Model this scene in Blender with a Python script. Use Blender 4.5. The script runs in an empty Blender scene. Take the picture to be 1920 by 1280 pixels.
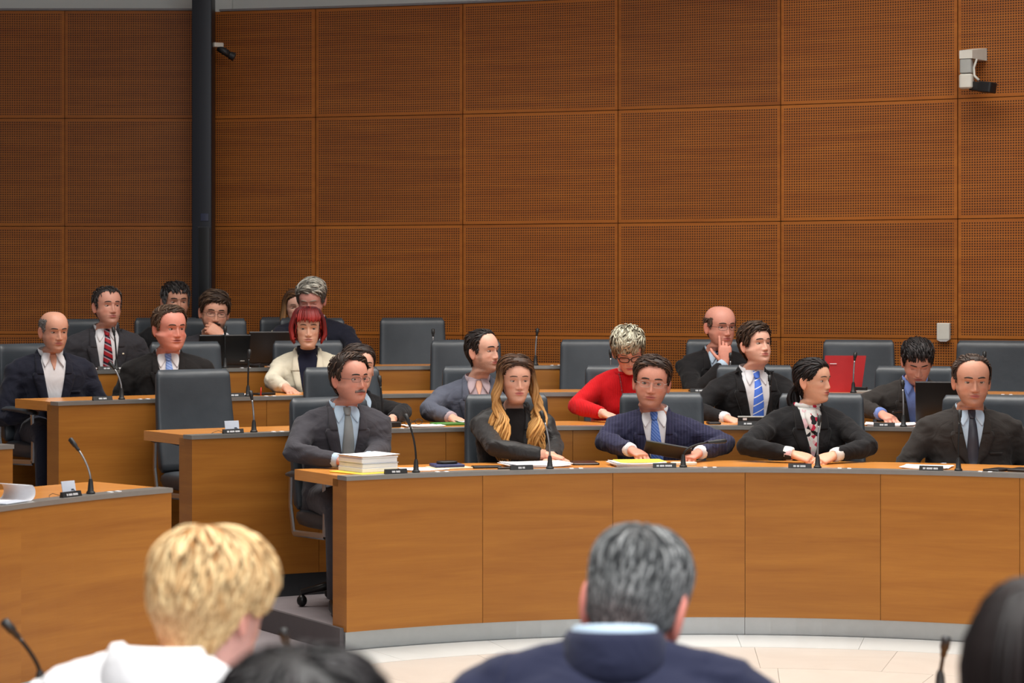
import bpy, math, random
import numpy as np
from mathutils import Vector, Matrix, Euler, noise
from mathutils.bvhtree import BVHTree
from mathutils.kdtree import KDTree

random.seed(7)
rng = np.random.default_rng(7)
scene = bpy.context.scene
col = scene.collection

# ------------------------------------------------------------------ camera, world, lights, exposure
F = 4200.0          # focal length in pixels of the 1920 wide frame
HC = 1.65           # camera height
VH = 548.0          # pixel row of the horizon
cam_d = bpy.data.cameras.new('camera')
cam_d.sensor_width = 36.0
cam_d.lens = F / 1920 * 36.0
cam_d.shift_y = -(640 - VH) / 1920
cam_d.clip_end = 100
cam_d.dof.use_dof = True
cam_d.dof.focus_distance = 11.6
cam_d.dof.aperture_fstop = 4.6
cam = bpy.data.objects.new('camera', cam_d)
cam.location = (0, 0, HC)
cam.rotation_euler = (math.pi / 2, 0, 0)
col.objects.link(cam)
scene.camera = cam

scene.view_settings.view_transform = 'Standard'
scene.view_settings.look = 'None'
scene.view_settings.gamma = 1.0
scene.view_settings.use_curve_mapping = False
scene.view_settings.exposure = 0.22

world = bpy.data.worlds.new('world')
scene.world = world
world.use_nodes = True
world.node_tree.nodes['Background'].inputs['Color'].default_value = (0.95, 0.97, 1.0, 1)
world.node_tree.nodes['Background'].inputs['Strength'].default_value = 0.2


def area(name, loc, size, power, colr=(1, 0.97, 0.92), rot=(0, 0, 0), sy=None, spread=180):
    d = bpy.data.lights.new(name, 'AREA')
    d.shape = 'RECTANGLE'
    d.size = size
    d.size_y = sy or size
    d.energy = power
    d.color = colr
    d.spread = math.radians(spread)
    o = bpy.data.objects.new(name, d)
    o.location = loc
    o.rotation_euler = rot
    col.objects.link(o)
    return o


# ceiling lights over the well of the chamber and over the rows, daylight from the high windows behind the camera
area('ceiling_lamp_well', (1.0, 7.0, 5.2), 3.6, 120, (1.0, 0.965, 0.91), spread=104)
area('added_front_fill', (0.2, 2.6, 5.3), 3.0, 190, (1.0, 0.98, 0.95), spread=120)  # added overhead fill in place of near window light, brightens the people in front
area('ceiling_lamp_rows', (0.3, 11.3, 5.6), 7.0, 270, (1.0, 0.965, 0.91), sy=2.4, spread=128)
area('high_window_light', (3.0, -1.5, 4.6), 6.0, 290, (0.93, 0.97, 1.0), rot=(math.radians(62), 0, math.radians(8)), sy=2.2)


# ------------------------------------------------------------------ helpers
def S(r, g, b, k=1.0):
    def c(x):
        x /= 255.0
        return (x / 12.92 if x <= 0.04045 else ((x + 0.055) / 1.055) ** 2.4) * k
    return (c(r), c(g), c(b), 1.0)


def P(u, v, Y):
    return Vector(((u - 960) / F * Y, Y, HC - (v - VH) / F * Y))


def G(u, v, z):
    Y = (HC - z) * F / (v - VH)
    return Vector(((u - 960) / F * Y, Y, z))


CX, CY = 0.95, 7.55            # centre of the curved rows


def pol(a, R, z=0.0):
    return Vector((CX + R * math.sin(a), CY + R * math.cos(a), z))


def ang(u, R):
    """angle on the circle of radius R hit by pixel column u (far side)"""
    k = (u - 960) / F
    # (kY-CX)^2+(Y-CY)^2=R^2
    A = k * k + 1
    B = -2 * (k * CX + CY)
    Cc = CX * CX + CY * CY - R * R
    Y = (-B + math.sqrt(max(0, B * B - 4 * A * Cc))) / (2 * A)
    return math.atan2(k * Y - CX, Y - CY)


class MB:
    def __init__(self):
        self.v = []
        self.f = []
        self.c = []
        self.p = []
        self.m = []
        self.hasc = False
        self.hasp = False

    def add(self, v, f, c=None, p=None, mi=0):
        o = len(self.v)
        v = [tuple(map(float, q)) for q in v]
        self.v += v
        self.f += [tuple(int(i) + o for i in q) for q in f]
        self.m += [mi] * len(f)
        if c is None:
            self.c += [(1, 1, 1, 1)] * len(v)
        else:
            self.hasc = True
            if len(c) == len(v) and hasattr(c[0], '__len__'):
                self.c += [(q[0], q[1], q[2], 1) for q in c]
            else:
                self.c += [(c[0], c[1], c[2], 1)] * len(v)
        if p is None:
            self.p += v
        else:
            self.hasp = True
            self.p += [tuple(q) for q in p]
        return self

    def rbox(self, cx, cy, z0, sx, sy, h, r=0.01, ch=0.004, n=3, c=None, mi=0, rz=0.0, M=None, taper=1.0):
        """rounded-corner box standing on z0, chamfered top and bottom"""
        r = min(r, sx / 2 - 1e-4, sy / 2 - 1e-4)
        ch = min(ch, h / 2.01, r * 0.98 if r > 0 else ch)
        rings = []
        for z, ins, tp in ((0, ch, 1), (ch, 0, 1), (h - ch, 0, taper), (h, ch, taper)):
            ring = []
            for qx, qy, a0 in ((1, 1, 0), (-1, 1, 90), (-1, -1, 180), (1, -1, 270)):
                for k in range(n + 1):
                    a = math.radians(a0 + 90 * k / n)
                    rr = max(r - ins, 0)
                    x = qx * (sx / 2 - r) + math.cos(a) * rr
                    y = qy * (sy / 2 - r) + math.sin(a) * rr
                    x *= tp
                    y *= tp
                    xr = x * math.cos(rz) - y * math.sin(rz)
                    yr = x * math.sin(rz) + y * math.cos(rz)
                    ring.append(Vector((cx + xr, cy + yr, z0 + z)))
            rings.append(ring)
        if M is not None:
            rings = [[M @ q for q in ring] for ring in rings]
        self.loft(rings, c=c, mi=mi)
        return self

    def loft(self, rings, cap=True, c=None, mi=0):
        n = len(rings[0])
        v = [q for ring in rings for q in ring]
        f = []
        for i in range(len(rings) - 1):
            for j in range(n):
                k = (j + 1) % n
                f.append((i * n + j, i * n + k, (i + 1) * n + k, (i + 1) * n + j))
        if cap:
            f.append(tuple(reversed(range(n))))
            f.append(tuple(range((len(rings) - 1) * n, len(rings) * n)))
        cc = None
        if c is not None:
            if hasattr(c[0], '__len__'):
                cc = [c[i] for i in range(len(rings)) for _ in range(n)]
            else:
                cc = c
        self.add(v, f, c=cc, mi=mi)
        return self

    def tube(self, pts, rad, n=8, c=None, mi=0, flat=1.0, up=(0, 0, 1), cap=True):
        pts = [Vector(q) for q in pts]
        if not hasattr(rad, '__len__'):
            rad = [rad] * len(pts)
        rings = []
        pu = Vector(up)
        for i, q in enumerate(pts):
            if i == 0:
                t = pts[1] - pts[0]
            elif i == len(pts) - 1:
                t = pts[-1] - pts[-2]
            else:
                t = pts[i + 1] - pts[i - 1]
            if t.length < 1e-9:
                t = Vector((0, 0, 1))
            t.normalize()
            s = pu.cross(t)
            if s.length < 1e-4:
                s = Vector((1, 0, 0)).cross(t)
                if s.length < 1e-4:
                    s = Vector((0, 1, 0)).cross(t)
            s.normalize()
            w = t.cross(s)
            pu = w
            r = rad[i]
            rings.append([q + s * (math.cos(2 * math.pi * k / n) * r) + w * (math.sin(2 * math.pi * k / n) * r * flat) for k in range(n)])
        self.loft(rings, cap=cap, c=c, mi=mi)
        return self

    def lathe(self, prof, n=16, M=None, c=None, mi=0):
        rings = []
        for r, z in prof:
            ring = [Vector((r * math.cos(2 * math.pi * k / n), r * math.sin(2 * math.pi * k / n), z)) for k in range(n)]
            if M is not None:
                ring = [M @ q for q in ring]
            rings.append(ring)
        self.loft(rings, c=c, mi=mi)
        return self

    def ball(self, cen, r, n=12, m=8, c=None, M=None, mi=0):
        if not hasattr(r, '__len__'):
            r = (r, r, r)
        rings = []
        for i in range(m + 1):
            a = -math.pi / 2 + math.pi * i / m
            ca = max(math.cos(a), 0.02)
            ring = []
            for k in range(n):
                b = 2 * math.pi * k / n
                q = Vector((r[0] * ca * math.cos(b), r[1] * ca * math.sin(b), r[2] * math.sin(a)))
                if M is not None:
                    q = M @ q
                ring.append(Vector(cen) + q)
            rings.append(ring)
        self.loft(rings, c=c, mi=mi)
        return self

    def arcbox(self, R0, R1, a0, a1, z0, z1, seg=8, slope=0.0, s0=0.0):
        """block between two radii and two angles about the row centre; p = (arc length, radius, height)"""
        v, f, p = [], [], []
        for i in range(seg + 1):
            a = a0 + (a1 - a0) * i / seg
            for R, z in ((R0, z0), (R1, z0), (R1, z1), (R0, z1)):
                v.append(pol(a, R, z))
                p.append((s0 + (a - a0) * R0, R, z))
        for i in range(seg):
            b = i * 4
            for k in range(4):
                l = (k + 1) % 4
                f.append((b + k, b + 4 + k, b + 4 + l, b + l))
        f.append((0, 1, 2, 3))
        e = seg * 4
        f.append((e + 3, e + 2, e + 1, e))
        self.add(v, f, p=p)
        return self

    def build(self, name, mat, parent=None, smooth=True, autosmooth=None, label=None):
        me = bpy.data.meshes.new(name)
        me.from_pydata(self.v, [], self.f)
        if self.hasc:
            at = me.color_attributes.new('Col', 'FLOAT_COLOR', 'POINT')
            at.data.foreach_set('color', np.array(self.c, dtype=np.float32).ravel())
        if self.hasp:
            at = me.attributes.new('pm', 'FLOAT_VECTOR', 'POINT')
            at.data.foreach_set('vector', np.array(self.p, dtype=np.float32).ravel())
        mats = mat if isinstance(mat, (list, tuple)) else [mat]
        for m_ in mats:
            me.materials.append(m_)
        if len(mats) > 1:
            me.polygons.foreach_set('material_index', self.m)
        me.update()
        me.validate()
        if smooth:
            me.shade_smooth()
            if autosmooth:
                try:
                    me.set_sharp_from_angle(angle=math.radians(autosmooth))
                except Exception:
                    pass
        else:
            me.shade_flat()
        o = bpy.data.objects.new(name, me)
        col.objects.link(o)
        if parent:
            o.parent = parent
        if label:
            o['label'] = label
        return o


def tag(o, label=None, cat=None, group=None, kind=None):
    if label:
        o['label'] = label
    if cat:
        o['category'] = cat
    if group:
        o['group'] = group
    if kind:
        o['kind'] = kind
    return o


def empty(name, loc=(0, 0, 0), rz=0.0):
    o = bpy.data.objects.new(name, None)
    o.empty_display_size = 0.1
    o.location = loc
    o.rotation_euler = (0, 0, rz)
    col.objects.link(o)
    return o


def copy_tree(o, parent=None):
    c = o.copy()
    col.objects.link(c)
    c.parent = parent
    for ch in list(o.children):
        copy_tree(ch, c)
    return c


# ------------------------------------------------------------------ materials
class NT:
    def __init__(self, name):
        self.m = bpy.data.materials.new(name)
        self.m.use_nodes = True
        self.t = self.m.node_tree
        self.b = self.t.nodes['Principled BSDF']

    def n(self, typ, **kw):
        nd = self.t.nodes.new(typ)
        for k, v in kw.items():
            if isinstance(k, str) and hasattr(nd, k):
                setattr(nd, k, v)
        return nd

    def l(self, a, b):
        self.t.links.new(a, b)

    def math(self, op, a, b=None, c=None):
        nd = self.n('ShaderNodeMath', operation=op)
        for i, x in enumerate((a, b, c)):
            if x is None:
                continue
            if hasattr(x, 'is_linked') or hasattr(x, 'links'):
                self.l(x, nd.inputs[i])
            else:
                nd.inputs[i].default_value = x
        return nd.outputs[0]

    def mix(self, fac, a, b, blend='MIX'):
        nd = self.n('ShaderNodeMix', data_type='RGBA', blend_type=blend)
        for i, x in ((0, fac), (6, a), (7, b)):
            if hasattr(x, 'links'):
                self.l(x, nd.inputs[i])
            else:
                nd.inputs[i].default_value = x
        return nd.outputs[2]

    def attr(self, name, out='Vector'):
        nd = self.n('ShaderNodeAttribute', attribute_name=name)
        return nd.outputs[out]

    def obj(self):
        return self.n('ShaderNodeTexCoord').outputs['Object']

    def mapping(self, vec, scale=(1, 1, 1)):
        nd = self.n('ShaderNodeMapping')
        self.l(vec, nd.inputs['Vector'])
        nd.inputs['Scale'].default_value = scale
        return nd.outputs[0]

    def noise(self, vec, scale=5, detail=3, rough=0.5, dist=0.0):
        nd = self.n('ShaderNodeTexNoise')
        if vec is not None:
            self.l(vec, nd.inputs['Vector'])
        nd.inputs['Scale'].default_value = scale
        nd.inputs['Detail'].default_value = detail
        nd.inputs['Roughness'].default_value = rough
        nd.inputs['Distortion'].default_value = dist
        return nd.outputs['Fac']

    def bump(self, h, strength=0.2, dist=0.01):
        nd = self.n('ShaderNodeBump')
        nd.inputs['Strength'].default_value = strength
        nd.inputs['Distance'].default_value = dist
        self.l(h, nd.inputs['Height'])
        self.l(nd.outputs[0], self.b.inputs['Normal'])

    def set(self, colr=None, rough=0.5, metal=0.0, spec=0.5):
        if colr is not None:
            if hasattr(colr, 'links'):
                self.l(colr, self.b.inputs['Base Color'])
            else:
                self.b.inputs['Base Color'].default_value = colr
        if hasattr(rough, 'links'):
            self.l(rough, self.b.inputs['Roughness'])
        else:
            self.b.inputs['Roughness'].default_value = rough
        self.b.inputs['Metallic'].default_value = metal
        self.b.inputs['Specular IOR Level'].default_value = spec
        return self.m


_mc = {}


def plain(name, colr, rough=0.5, metal=0.0, spec=0.5, var=0.06, vs=30):
    if name in _mc:
        return _mc[name]
    t = NT(name)
    nz = t.noise(t.obj(), vs, 2)
    c2 = tuple(min(1, x * (1 - 2 * var)) for x in colr[:3]) + (1,)
    cc = t.mix(nz, colr, c2)
    _mc[name] = t.set(cc, rough, metal, spec)
    return _mc[name]


def wood(name, ca, cb, rough=0.38, rnd=0.10, spec=0.4):
    t = NT(name)
    pm = t.attr('pm')
    oi = t.n('ShaderNodeObjectInfo').outputs['Random']
    add = t.n('ShaderNodeVectorMath', operation='ADD')
    t.l(pm, add.inputs[0])
    cmb = t.n('ShaderNodeCombineXYZ')
    t.l(t.math('MULTIPLY', oi, 37.0), cmb.inputs[0])
    t.l(t.math('MULTIPLY', oi, 11.0), cmb.inputs[2])
    t.l(cmb.outputs[0], add.inputs[1])
    v1 = t.mapping(add.outputs[0], (1.1, 2.0, 16.0))
    v2 = t.mapping(add.outputs[0], (6.0, 8.0, 190.0))
    n1 = t.noise(v1, 1.0, 3, 0.55, 0.6)
    n2 = t.noise(v2, 1.0, 2, 0.6)
    f = t.math('ADD', t.math('MULTIPLY', n1, 0.75), t.math('MULTIPLY', n2, 0.25))
    cr = t.n('ShaderNodeMapRange')
    t.l(f, cr.inputs[0])
    cr.inputs[1].default_value = 0.3
    cr.inputs[2].default_value = 0.7
    c = t.mix(cr.outputs[0], ca, cb)
    k = t.math('ADD', t.math('MULTIPLY', oi, rnd), 1.0 - rnd / 2)
    hv = t.n('ShaderNodeHueSaturation')
    t.l(c, hv.inputs['Color'])
    t.l(k, hv.inputs['Value'])
    t.bump(n2, 0.04, 0.002)
    return t.set(hv.outputs[0], rough, 0, spec)


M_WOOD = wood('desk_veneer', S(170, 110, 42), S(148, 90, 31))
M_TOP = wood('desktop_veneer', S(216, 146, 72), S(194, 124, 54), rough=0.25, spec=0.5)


def perforated():
    t = NT('perforated_wall_veneer')
    pm = t.attr('pm')
    sp = t.n('ShaderNodeSeparateXYZ')
    t.l(pm, sp.inputs[0])
    s, w, z = sp.outputs
    oi = t.n('ShaderNodeObjectInfo').outputs['Random']
    cmb = t.n('ShaderNodeCombineXYZ')
    t.l(t.math('ADD', t.math('MULTIPLY', s, 1.3), t.math('MULTIPLY', oi, 53.0)), cmb.inputs[0])
    t.l(t.math('MULTIPLY', z, 18.0), cmb.inputs[2])
    n1 = t.noise(cmb.outputs[0], 1.0, 4, 0.6, 0.4)
    cr = t.n('ShaderNodeMapRange')
    t.l(n1, cr.inputs[0])
    cr.inputs[1].default_value = 0.3
    cr.inputs[2].default_value = 0.7
    c = t.mix(cr.outputs[0], S(158, 93, 29), S(138, 76, 21))
    hv = t.n('ShaderNodeHueSaturation')
    t.l(c, hv.inputs['Color'])
    t.l(t.math('ADD', t.math('MULTIPLY', oi, 0.22), 0.89), hv.inputs['Value'])
    pitch = 0.0163
    fx = t.math('SUBTRACT', t.math('FRACT', t.math('DIVIDE', s, pitch)), 0.5)
    fz = t.math('SUBTRACT', t.math('FRACT', t.math('DIVIDE', z, pitch)), 0.5)
    d = t.math('SQRT', t.math('ADD', t.math('MULTIPLY', fx, fx), t.math('MULTIPLY', fz, fz)))
    hole = t.math('LESS_THAN', d, 0.31)
    mg = 0.022
    m1 = t.math('GREATER_THAN', s, mg)
    m2 = t.math('LESS_THAN', s, t.math('SUBTRACT', w, mg))
    m3 = t.math('GREATER_THAN', z, mg)
    m4 = t.math('LESS_THAN', z, 0.754 - mg)
    hole = t.math('MULTIPLY', t.math('MULTIPLY', hole, m1), t.math('MULTIPLY', m2, t.math('MULTIPLY', m3, m4)))
    c = t.mix(hole, hv.outputs[0], S(38, 14, 6))
    t.bump(t.math('SUBTRACT', 1.0, hole), 0.3, 0.004)
    return t.set(c, 0.5, 0, 0.35)


M_PERF = perforated()
M_DARK = plain('dark_joint', S(28, 14, 8), 0.8)
M_STEEL = plain('brushed_steel', S(180, 184, 186), 0.30, 0.85, 0.5, 0.04)
M_ALU = plain('edge_metal', S(158, 155, 150), 0.32, 0.6)
M_BLACK = plain('black_plastic', S(20, 20, 22), 0.45)
M_BLACKM = plain('black_metal', S(30, 29, 29), 0.35, 0.4)
M_PAPER = plain('white_paper', S(236, 236, 240), 0.8, var=0.02)
M_WHITE = plain('white_plaster', S(214, 216, 212), 0.9, var=0.02, vs=3)
M_CARD = plain('pale_card', S(205, 212, 226), 0.5)
M_YEL = plain('yellow_card', S(240, 208, 70), 0.7)
M_CREAMP = plain('cream_plastic', S(206, 204, 194), 0.45)
M_GREYP = plain('grey_plastic', S(160, 162, 158), 0.45)
M_CHROME = plain('chair_metal', S(170, 172, 174), 0.25, 0.9)
M_RED = plain('red_cover', S(176, 8, 12), 0.5)
M_GREEN = plain('green_cover', S(70, 130, 50), 0.5)
M_COL = plain('blue_black_metal', S(18, 22, 32), 0.4, 0.2)
M_CEIL = plain('ceiling_paint', S(225, 224, 220), 0.9, var=0.02, vs=2)


def leather():
    t = NT('grey_leather')
    n1 = t.noise(t.obj(), 6, 3)
    n2 = t.noise(t.obj(), 260, 2)
    c = t.mix(n1, S(62, 68, 74), S(44, 49, 55))
    t.bump(t.math('ADD', t.math('MULTIPLY', n1, 1.5), t.math('MULTIPLY', n2, 0.12)), 0.25, 0.01)
    return t.set(c, 0.42, 0, 0.5)


M_LEATH = leather()


def carpet():
    t = NT('grey_carpet')
    n1 = t.noise(t.obj(), 2.5, 3)
    n2 = t.noise(t.obj(), 300, 2)
    c = t.mix(t.math('ADD', t.math('MULTIPLY', n1, 0.6), t.math('MULTIPLY', n2, 0.4)), S(164, 156, 158), S(112, 104, 108))
    t.bump(n2, 0.4, 0.004)
    return t.set(c, 0.95, 0, 0.1)


M_CARPET = carpet()
M_RISER = plain('riser_dark', S(86, 80, 82), 0.7)


def marble(name, a, b):
    t = NT(name)
    oi = t.n('ShaderNodeObjectInfo').outputs['Random']
    n1 = t.noise(t.obj(), 1.8, 5, 0.6, 1.2)
    c = t.mix(n1, a, b)
    hv = t.n('ShaderNodeHueSaturation')
    t.l(c, hv.inputs['Color'])
    t.l(t.math('ADD', t.math('MULTIPLY', oi, 0.08), 0.96), hv.inputs['Value'])
    return t.set(hv.outputs[0], 0.22, 0, 0.5)


M_MARB = marble('cream_marble', S(212, 205, 196), S(196, 187, 177))
M_MARBW = marble('pale_marble', S(216, 217, 214), S(200, 201, 198))


def fabric(colr, name='suit_cloth', stripe=None, rough=0.85, fold=0.5, rib=False):
    key = (name, colr, stripe, rib)
    if key in _mc:
        return _mc[key]
    t = NT(name)
    ob = t.obj()
    n1 = t.noise(t.mapping(ob, (1, 1, 1)), 9, 2, 0.5, 1.5)
    n2 = t.noise(ob, 420, 1)
    c2 = tuple(x * 0.72 for x in colr[:3]) + (1,)
    cc = t.mix(t.math('ADD', t.math('MULTIPLY', n1, 0.5), t.math('MULTIPLY', n2, 0.5)), colr, c2)
    h = t.math('ADD', n1, t.math('MULTIPLY', n2, 0.03))
    sp = t.n('ShaderNodeSeparateXYZ')
    t.l(ob, sp.inputs[0])
    if stripe:
        fr = t.math('FRACT', t.math('DIVIDE', sp.outputs[0], stripe[0]))
        on = t.math('LESS_THAN', fr, stripe[1])
        cc = t.mix(t.math('MULTIPLY', on, 0.6), cc, stripe[2])
    if rib:
        fr = t.math('SINE', t.math('MULTIPLY', sp.outputs[0], 520.0))
        h = t.math('ADD', h, t.math('MULTIPLY', fr, 0.08))
        cc = t.mix(t.math('MULTIPLY', t.math('ADD', fr, 1.0), 0.12), cc, c2)
    t.bump(h, fold, 0.02)
    t.b.inputs['Sheen Weight'].default_value = 0.08
    _mc[key] = t.set(cc, rough, 0, 0.2)
    return _mc[key]


def stripe_mat(name, ca, cb, pitch, duty, ang_deg, cc=None):
    """slanted tie stripes in object x/z"""
    t = NT(name)
    sp = t.n('ShaderNodeSeparateXYZ')
    t.l(t.obj(), sp.inputs[0])
    a = math.radians(ang_deg)
    q = t.math('ADD', t.math('MULTIPLY', sp.outputs[0], math.cos(a)), t.math('MULTIPLY', sp.outputs[2], math.sin(a)))
    fr = t.math('FRACT', t.math('DIVIDE', q, pitch))
    c = t.mix(t.math('LESS_THAN', fr, duty), ca, cb)
    if cc:
        c = t.mix(t.math('GREATER_THAN', fr, 1 - duty * 0.6), c, cc)
    return t.set(c, 0.55, 0, 0.3)


def attr_mat(name, rough, spec=0.4, sss=0.0, aniso=False):
    t = NT(name)
    c = t.attr('Col', 'Color')
    if sss:
        n1 = t.noise(t.obj(), 90, 3)
        hv = t.n('ShaderNodeHueSaturation')
        t.l(c, hv.inputs['Color'])
        t.l(t.math('ADD', t.math('MULTIPLY', n1, 0.16), 0.92), hv.inputs['Value'])
        c = hv.outputs[0]
        t.b.inputs['Subsurface Weight'].default_value = sss
        t.b.inputs['Subsurface Radius'].default_value = (0.01, 0.004, 0.002)
        t.b.inputs['Subsurface Scale'].default_value = 0.5
        t.bump(n1, 0.06, 0.002)
    else:
        n1 = t.noise(t.obj(), 700, 2)
        hv = t.n('ShaderNodeHueSaturation')
        t.l(c, hv.inputs['Color'])
        t.l(t.math('ADD', t.math('MULTIPLY', n1, 0.7), 0.65), hv.inputs['Value'])
        c = hv.outputs[0]
    return t.set(c, rough, 0, spec)


M_SKIN = attr_mat('skin', 0.48, 0.35, 0.06)
M_HAIR = attr_mat('hair', 0.52, 0.3)
M_EYE = attr_mat('eye', 0.15, 0.5)


def floral():
    t = NT('floral_blouse')
    vo = t.n('ShaderNodeTexVoronoi')
    t.l(t.obj(), vo.inputs['Vector'])
    vo.inputs['Scale'].default_value = 42
    cr = t.n('ShaderNodeValToRGB')
    cr.color_ramp.interpolation = 'CONSTANT'
    el = cr.color_ramp.elements
    el[0].position = 0.0
    el[0].color = S(225, 225, 222)
    el[1].position = 0.45
    el[1].color = S(190, 40, 70)
    for p_, c_ in ((0.56, S(228, 228, 224)), (0.66, S(30, 30, 34)), (0.76, S(226, 190, 196)), (0.85, S(220, 222, 220))):
        e = el.new(p_)
        e.color = c_
    sp = t.n('ShaderNodeSeparateColor')
    t.l(vo.outputs['Color'], sp.inputs[0])
    t.l(sp.outputs[0], cr.inputs[0])
    return t.set(cr.outputs[0], 0.7, 0, 0.3)


def glassmat():
    t = NT('lens_glass')
    t.b.inputs['Alpha'].default_value = 0.10
    return t.set((0.25, 0.25, 0.26, 1), 0.05, 0, 0.3)


M_LENS = glassmat()

# ------------------------------------------------------------------ the chamber: floor, platforms, walls
ROW = {1: (3.25, 0.800, 0.10), 2: (4.40, 0.936, 0.21), 3: (5.55, 1.062, 0.335), 4: (6.70, 1.183, 0.46), 5: (7.52, 1.19, 0.46)}
AISLE_L = math.radians(-48.3)
END = {1: ang(650, ROW[1][0]), 2: ang(360, ROW[2][0]), 3: ang(110, ROW[3][0]), 4: math.radians(-42)}
RIGHT = math.radians(48)

fl = MB()
fl.add([(-9, -4, -0.012), (9, -4, -0.012), (9, 18, -0.012), (-9, 18, -0.012), (-9, -4, -0.06), (9, -4, -0.06), (9, 18, -0.06), (-9, 18, -0.06)],
       [(0, 1, 2, 3), (7, 6, 5, 4), (0, 4, 5, 1), (1, 5, 6, 2), (2, 6, 7, 3), (3, 7, 4, 0)])
floor = tag(fl.build('floor', M_CARPET, smooth=False), kind='structure')
# stone tiles laid in rings inside the front desk
for (ra, rb, m_, n_) in ((2.88, 3.252, M_MARBW, 11), (2.30, 2.876, M_MARB, 9), (1.72, 2.296, M_MARB, 7), (1.14, 1.716, M_MARB, 5)):
    a_lo, a_hi = math.radians(-62), math.radians(56)
    for i in range(n_):
        a0 = a_lo + (a_hi - a_lo) * i / n_
        a1 = a_lo + (a_hi - a_lo) * (i + 1) / n_ - 0.0016 / ra
        MB().arcbox(ra, rb, a0, a1, -0.011, 0.0, seg=5).build('floor_tile', m_, floor, smooth=False)


def struct(name, mb, mat, smooth=False):
    return tag(mb.build(name, mat, smooth=smooth), kind='structure')


OUT = math.radians(58)
pl1 = struct('platform', MB().arcbox(ROW[1][0] + 0.03, ROW[2][0] + 0.05, END[1], OUT, -0.01, ROW[1][2], 30), M_CARPET)
MB().arcbox(ROW[1][0] + 0.03, ROW[2][0], END[1] - 0.006, END[1], -0.01, ROW[1][2] + 0.001, 2).build('riser', M_RISER, pl1, smooth=False)
struct('platform', MB().arcbox(ROW[1][0] + 0.03, ROW[2][0] + 0.05, math.radians(-78), AISLE_L, -0.01, ROW[1][2], 16), M_CARPET)
for i in (2, 3, 4):
    r0 = ROW[i][0] + 0.03
    r1 = ROW[i + 1][0] + 0.05 if i < 4 else 8.75
    struct('platform', MB().arcbox(r0, r1, math.radians(-78), OUT if i < 4 else math.radians(3), 0.0, ROW[i][2], 40), M_CARPET)

# back wall: perforated veneer panels
WX, WY, WR = -6.0, -3.856, 20.0


def wang(u, R=WR):
    k = (u - 960) / F
    A = k * k + 1
    B = -2 * (k * WX + WY)
    Cc = WX * WX + WY * WY - R * R
    Y = (-B + math.sqrt(B * B - 4 * A * Cc)) / (2 * A)
    return math.atan2(k * Y - WX, Y - WY)


def wpt(a, R, z):
    return Vector((WX + R * math.sin(a), WY + R * math.cos(a), z))


def warc(R0, R1, a0, a1, z0, z1, seg=6):
    v, f, p = [], [], []
    w = (a1 - a0) * R0
    for i in range(seg + 1):
        a = a0 + (a1 - a0) * i / seg
        for R, z in ((R0, z0), (R1, z0), (R1, z1), (R0, z1)):
            v.append(wpt(a, R, z))
            p.append(((a - a0) * R0, w, z - z0))
    for i in range(seg):
        b = i * 4
        for k in range(4):
            l = (k + 1) % 4
            f.append((b + k, b + 4 + k, b + 4 + l, b + l))
    f.append((0, 1, 2, 3))
    e = seg * 4
    f.append((e + 3, e + 2, e + 1, e))
    return MB().add(v, f, p=p)


ZW = [3.625, 2.869, 2.113, 1.357, 0.601, -0.155]
wall_r = struct('wall_back', warc(WR + 0.03, WR + 0.15, wang(360), wang(2950), -0.05, ZW[0] - 0.004, 30), M_DARK)
us = [372, 592, 868, 1159, 1464, 1796, 2150, 2530, 2940]
for i in range(len(us) - 1):
    a0, a1 = wang(us[i]), wang(us[i + 1])
    for j in range(5):
        warc(WR, WR + 0.032, a0 + 0.0001, a1 - 0.0002, ZW[j + 1] + 0.0025, ZW[j] - 0.0025, 6).build('wall_panel', M_PERF, wall_r, smooth=False)
YL = 15.70


def flatpanel(x0, x1, y0, y1, z0, z1):
    v = [(x0, y0, z0), (x1, y0, z0), (x1, y1, z0), (x0, y1, z0), (x0, y0, z1), (x1, y0, z1), (x1, y1, z1), (x0, y1, z1)]
    p = [(q[0] - x0, x1 - x0, q[2] - z0) for q in v]
    f = [(0, 1, 5, 4), (1, 2, 6, 5), (2, 3, 7, 6), (3, 0, 4, 7), (4, 5, 6, 7), (3, 2, 1, 0)]
    return MB().add(v, f, p=p)


wall_l = struct('wall_left', flatpanel(-6.4, -2.1, YL + 0.03, YL + 0.15, -0.05, ZW[0] - 0.004), M_DARK)
xs = [-6.08, -5.13, -4.18, -3.135, -2.13]
for i in range(4):
    for j in range(5):
        flatpanel(xs[i] + 0.002, xs[i + 1] - 0.002, YL, YL + 0.032, ZW[j + 1] + 0.0025, ZW[j] - 0.0025).build('wall_panel', M_PERF, wall_l, smooth=False)
# white wall above the veneer, set back behind a ledge, and the ceiling
uw = struct('wall_upper', warc(WR + 0.32, WR + 0.44, wang(380), wang(2950), ZW[0] - 0.2, 6.0, 30), M_WHITE)
struct('wall_upper_left', flatpanel(-6.4, -2.0, YL + 0.30, YL + 0.42, ZW[0] - 0.2, 6.0), M_WHITE)
tw = warc(WR - 0.012, WR + 0.34, wang(412), wang(2950), ZW[0], ZW[0] + 0.014, 30)
struct('trim_1', tw, plain('ledge_metal', S(120, 118, 120), 0.5))
struct('trim_2', flatpanel(-6.4, -2.1, YL - 0.012, YL + 0.32, ZW[0], ZW[0] + 0.014), plain('ledge_metal', S(120, 118, 120), 0.5))
struct('ceiling', flatpanel(-8, 8, -4, 17.5, 6.0, 6.1), M_CEIL)

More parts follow.
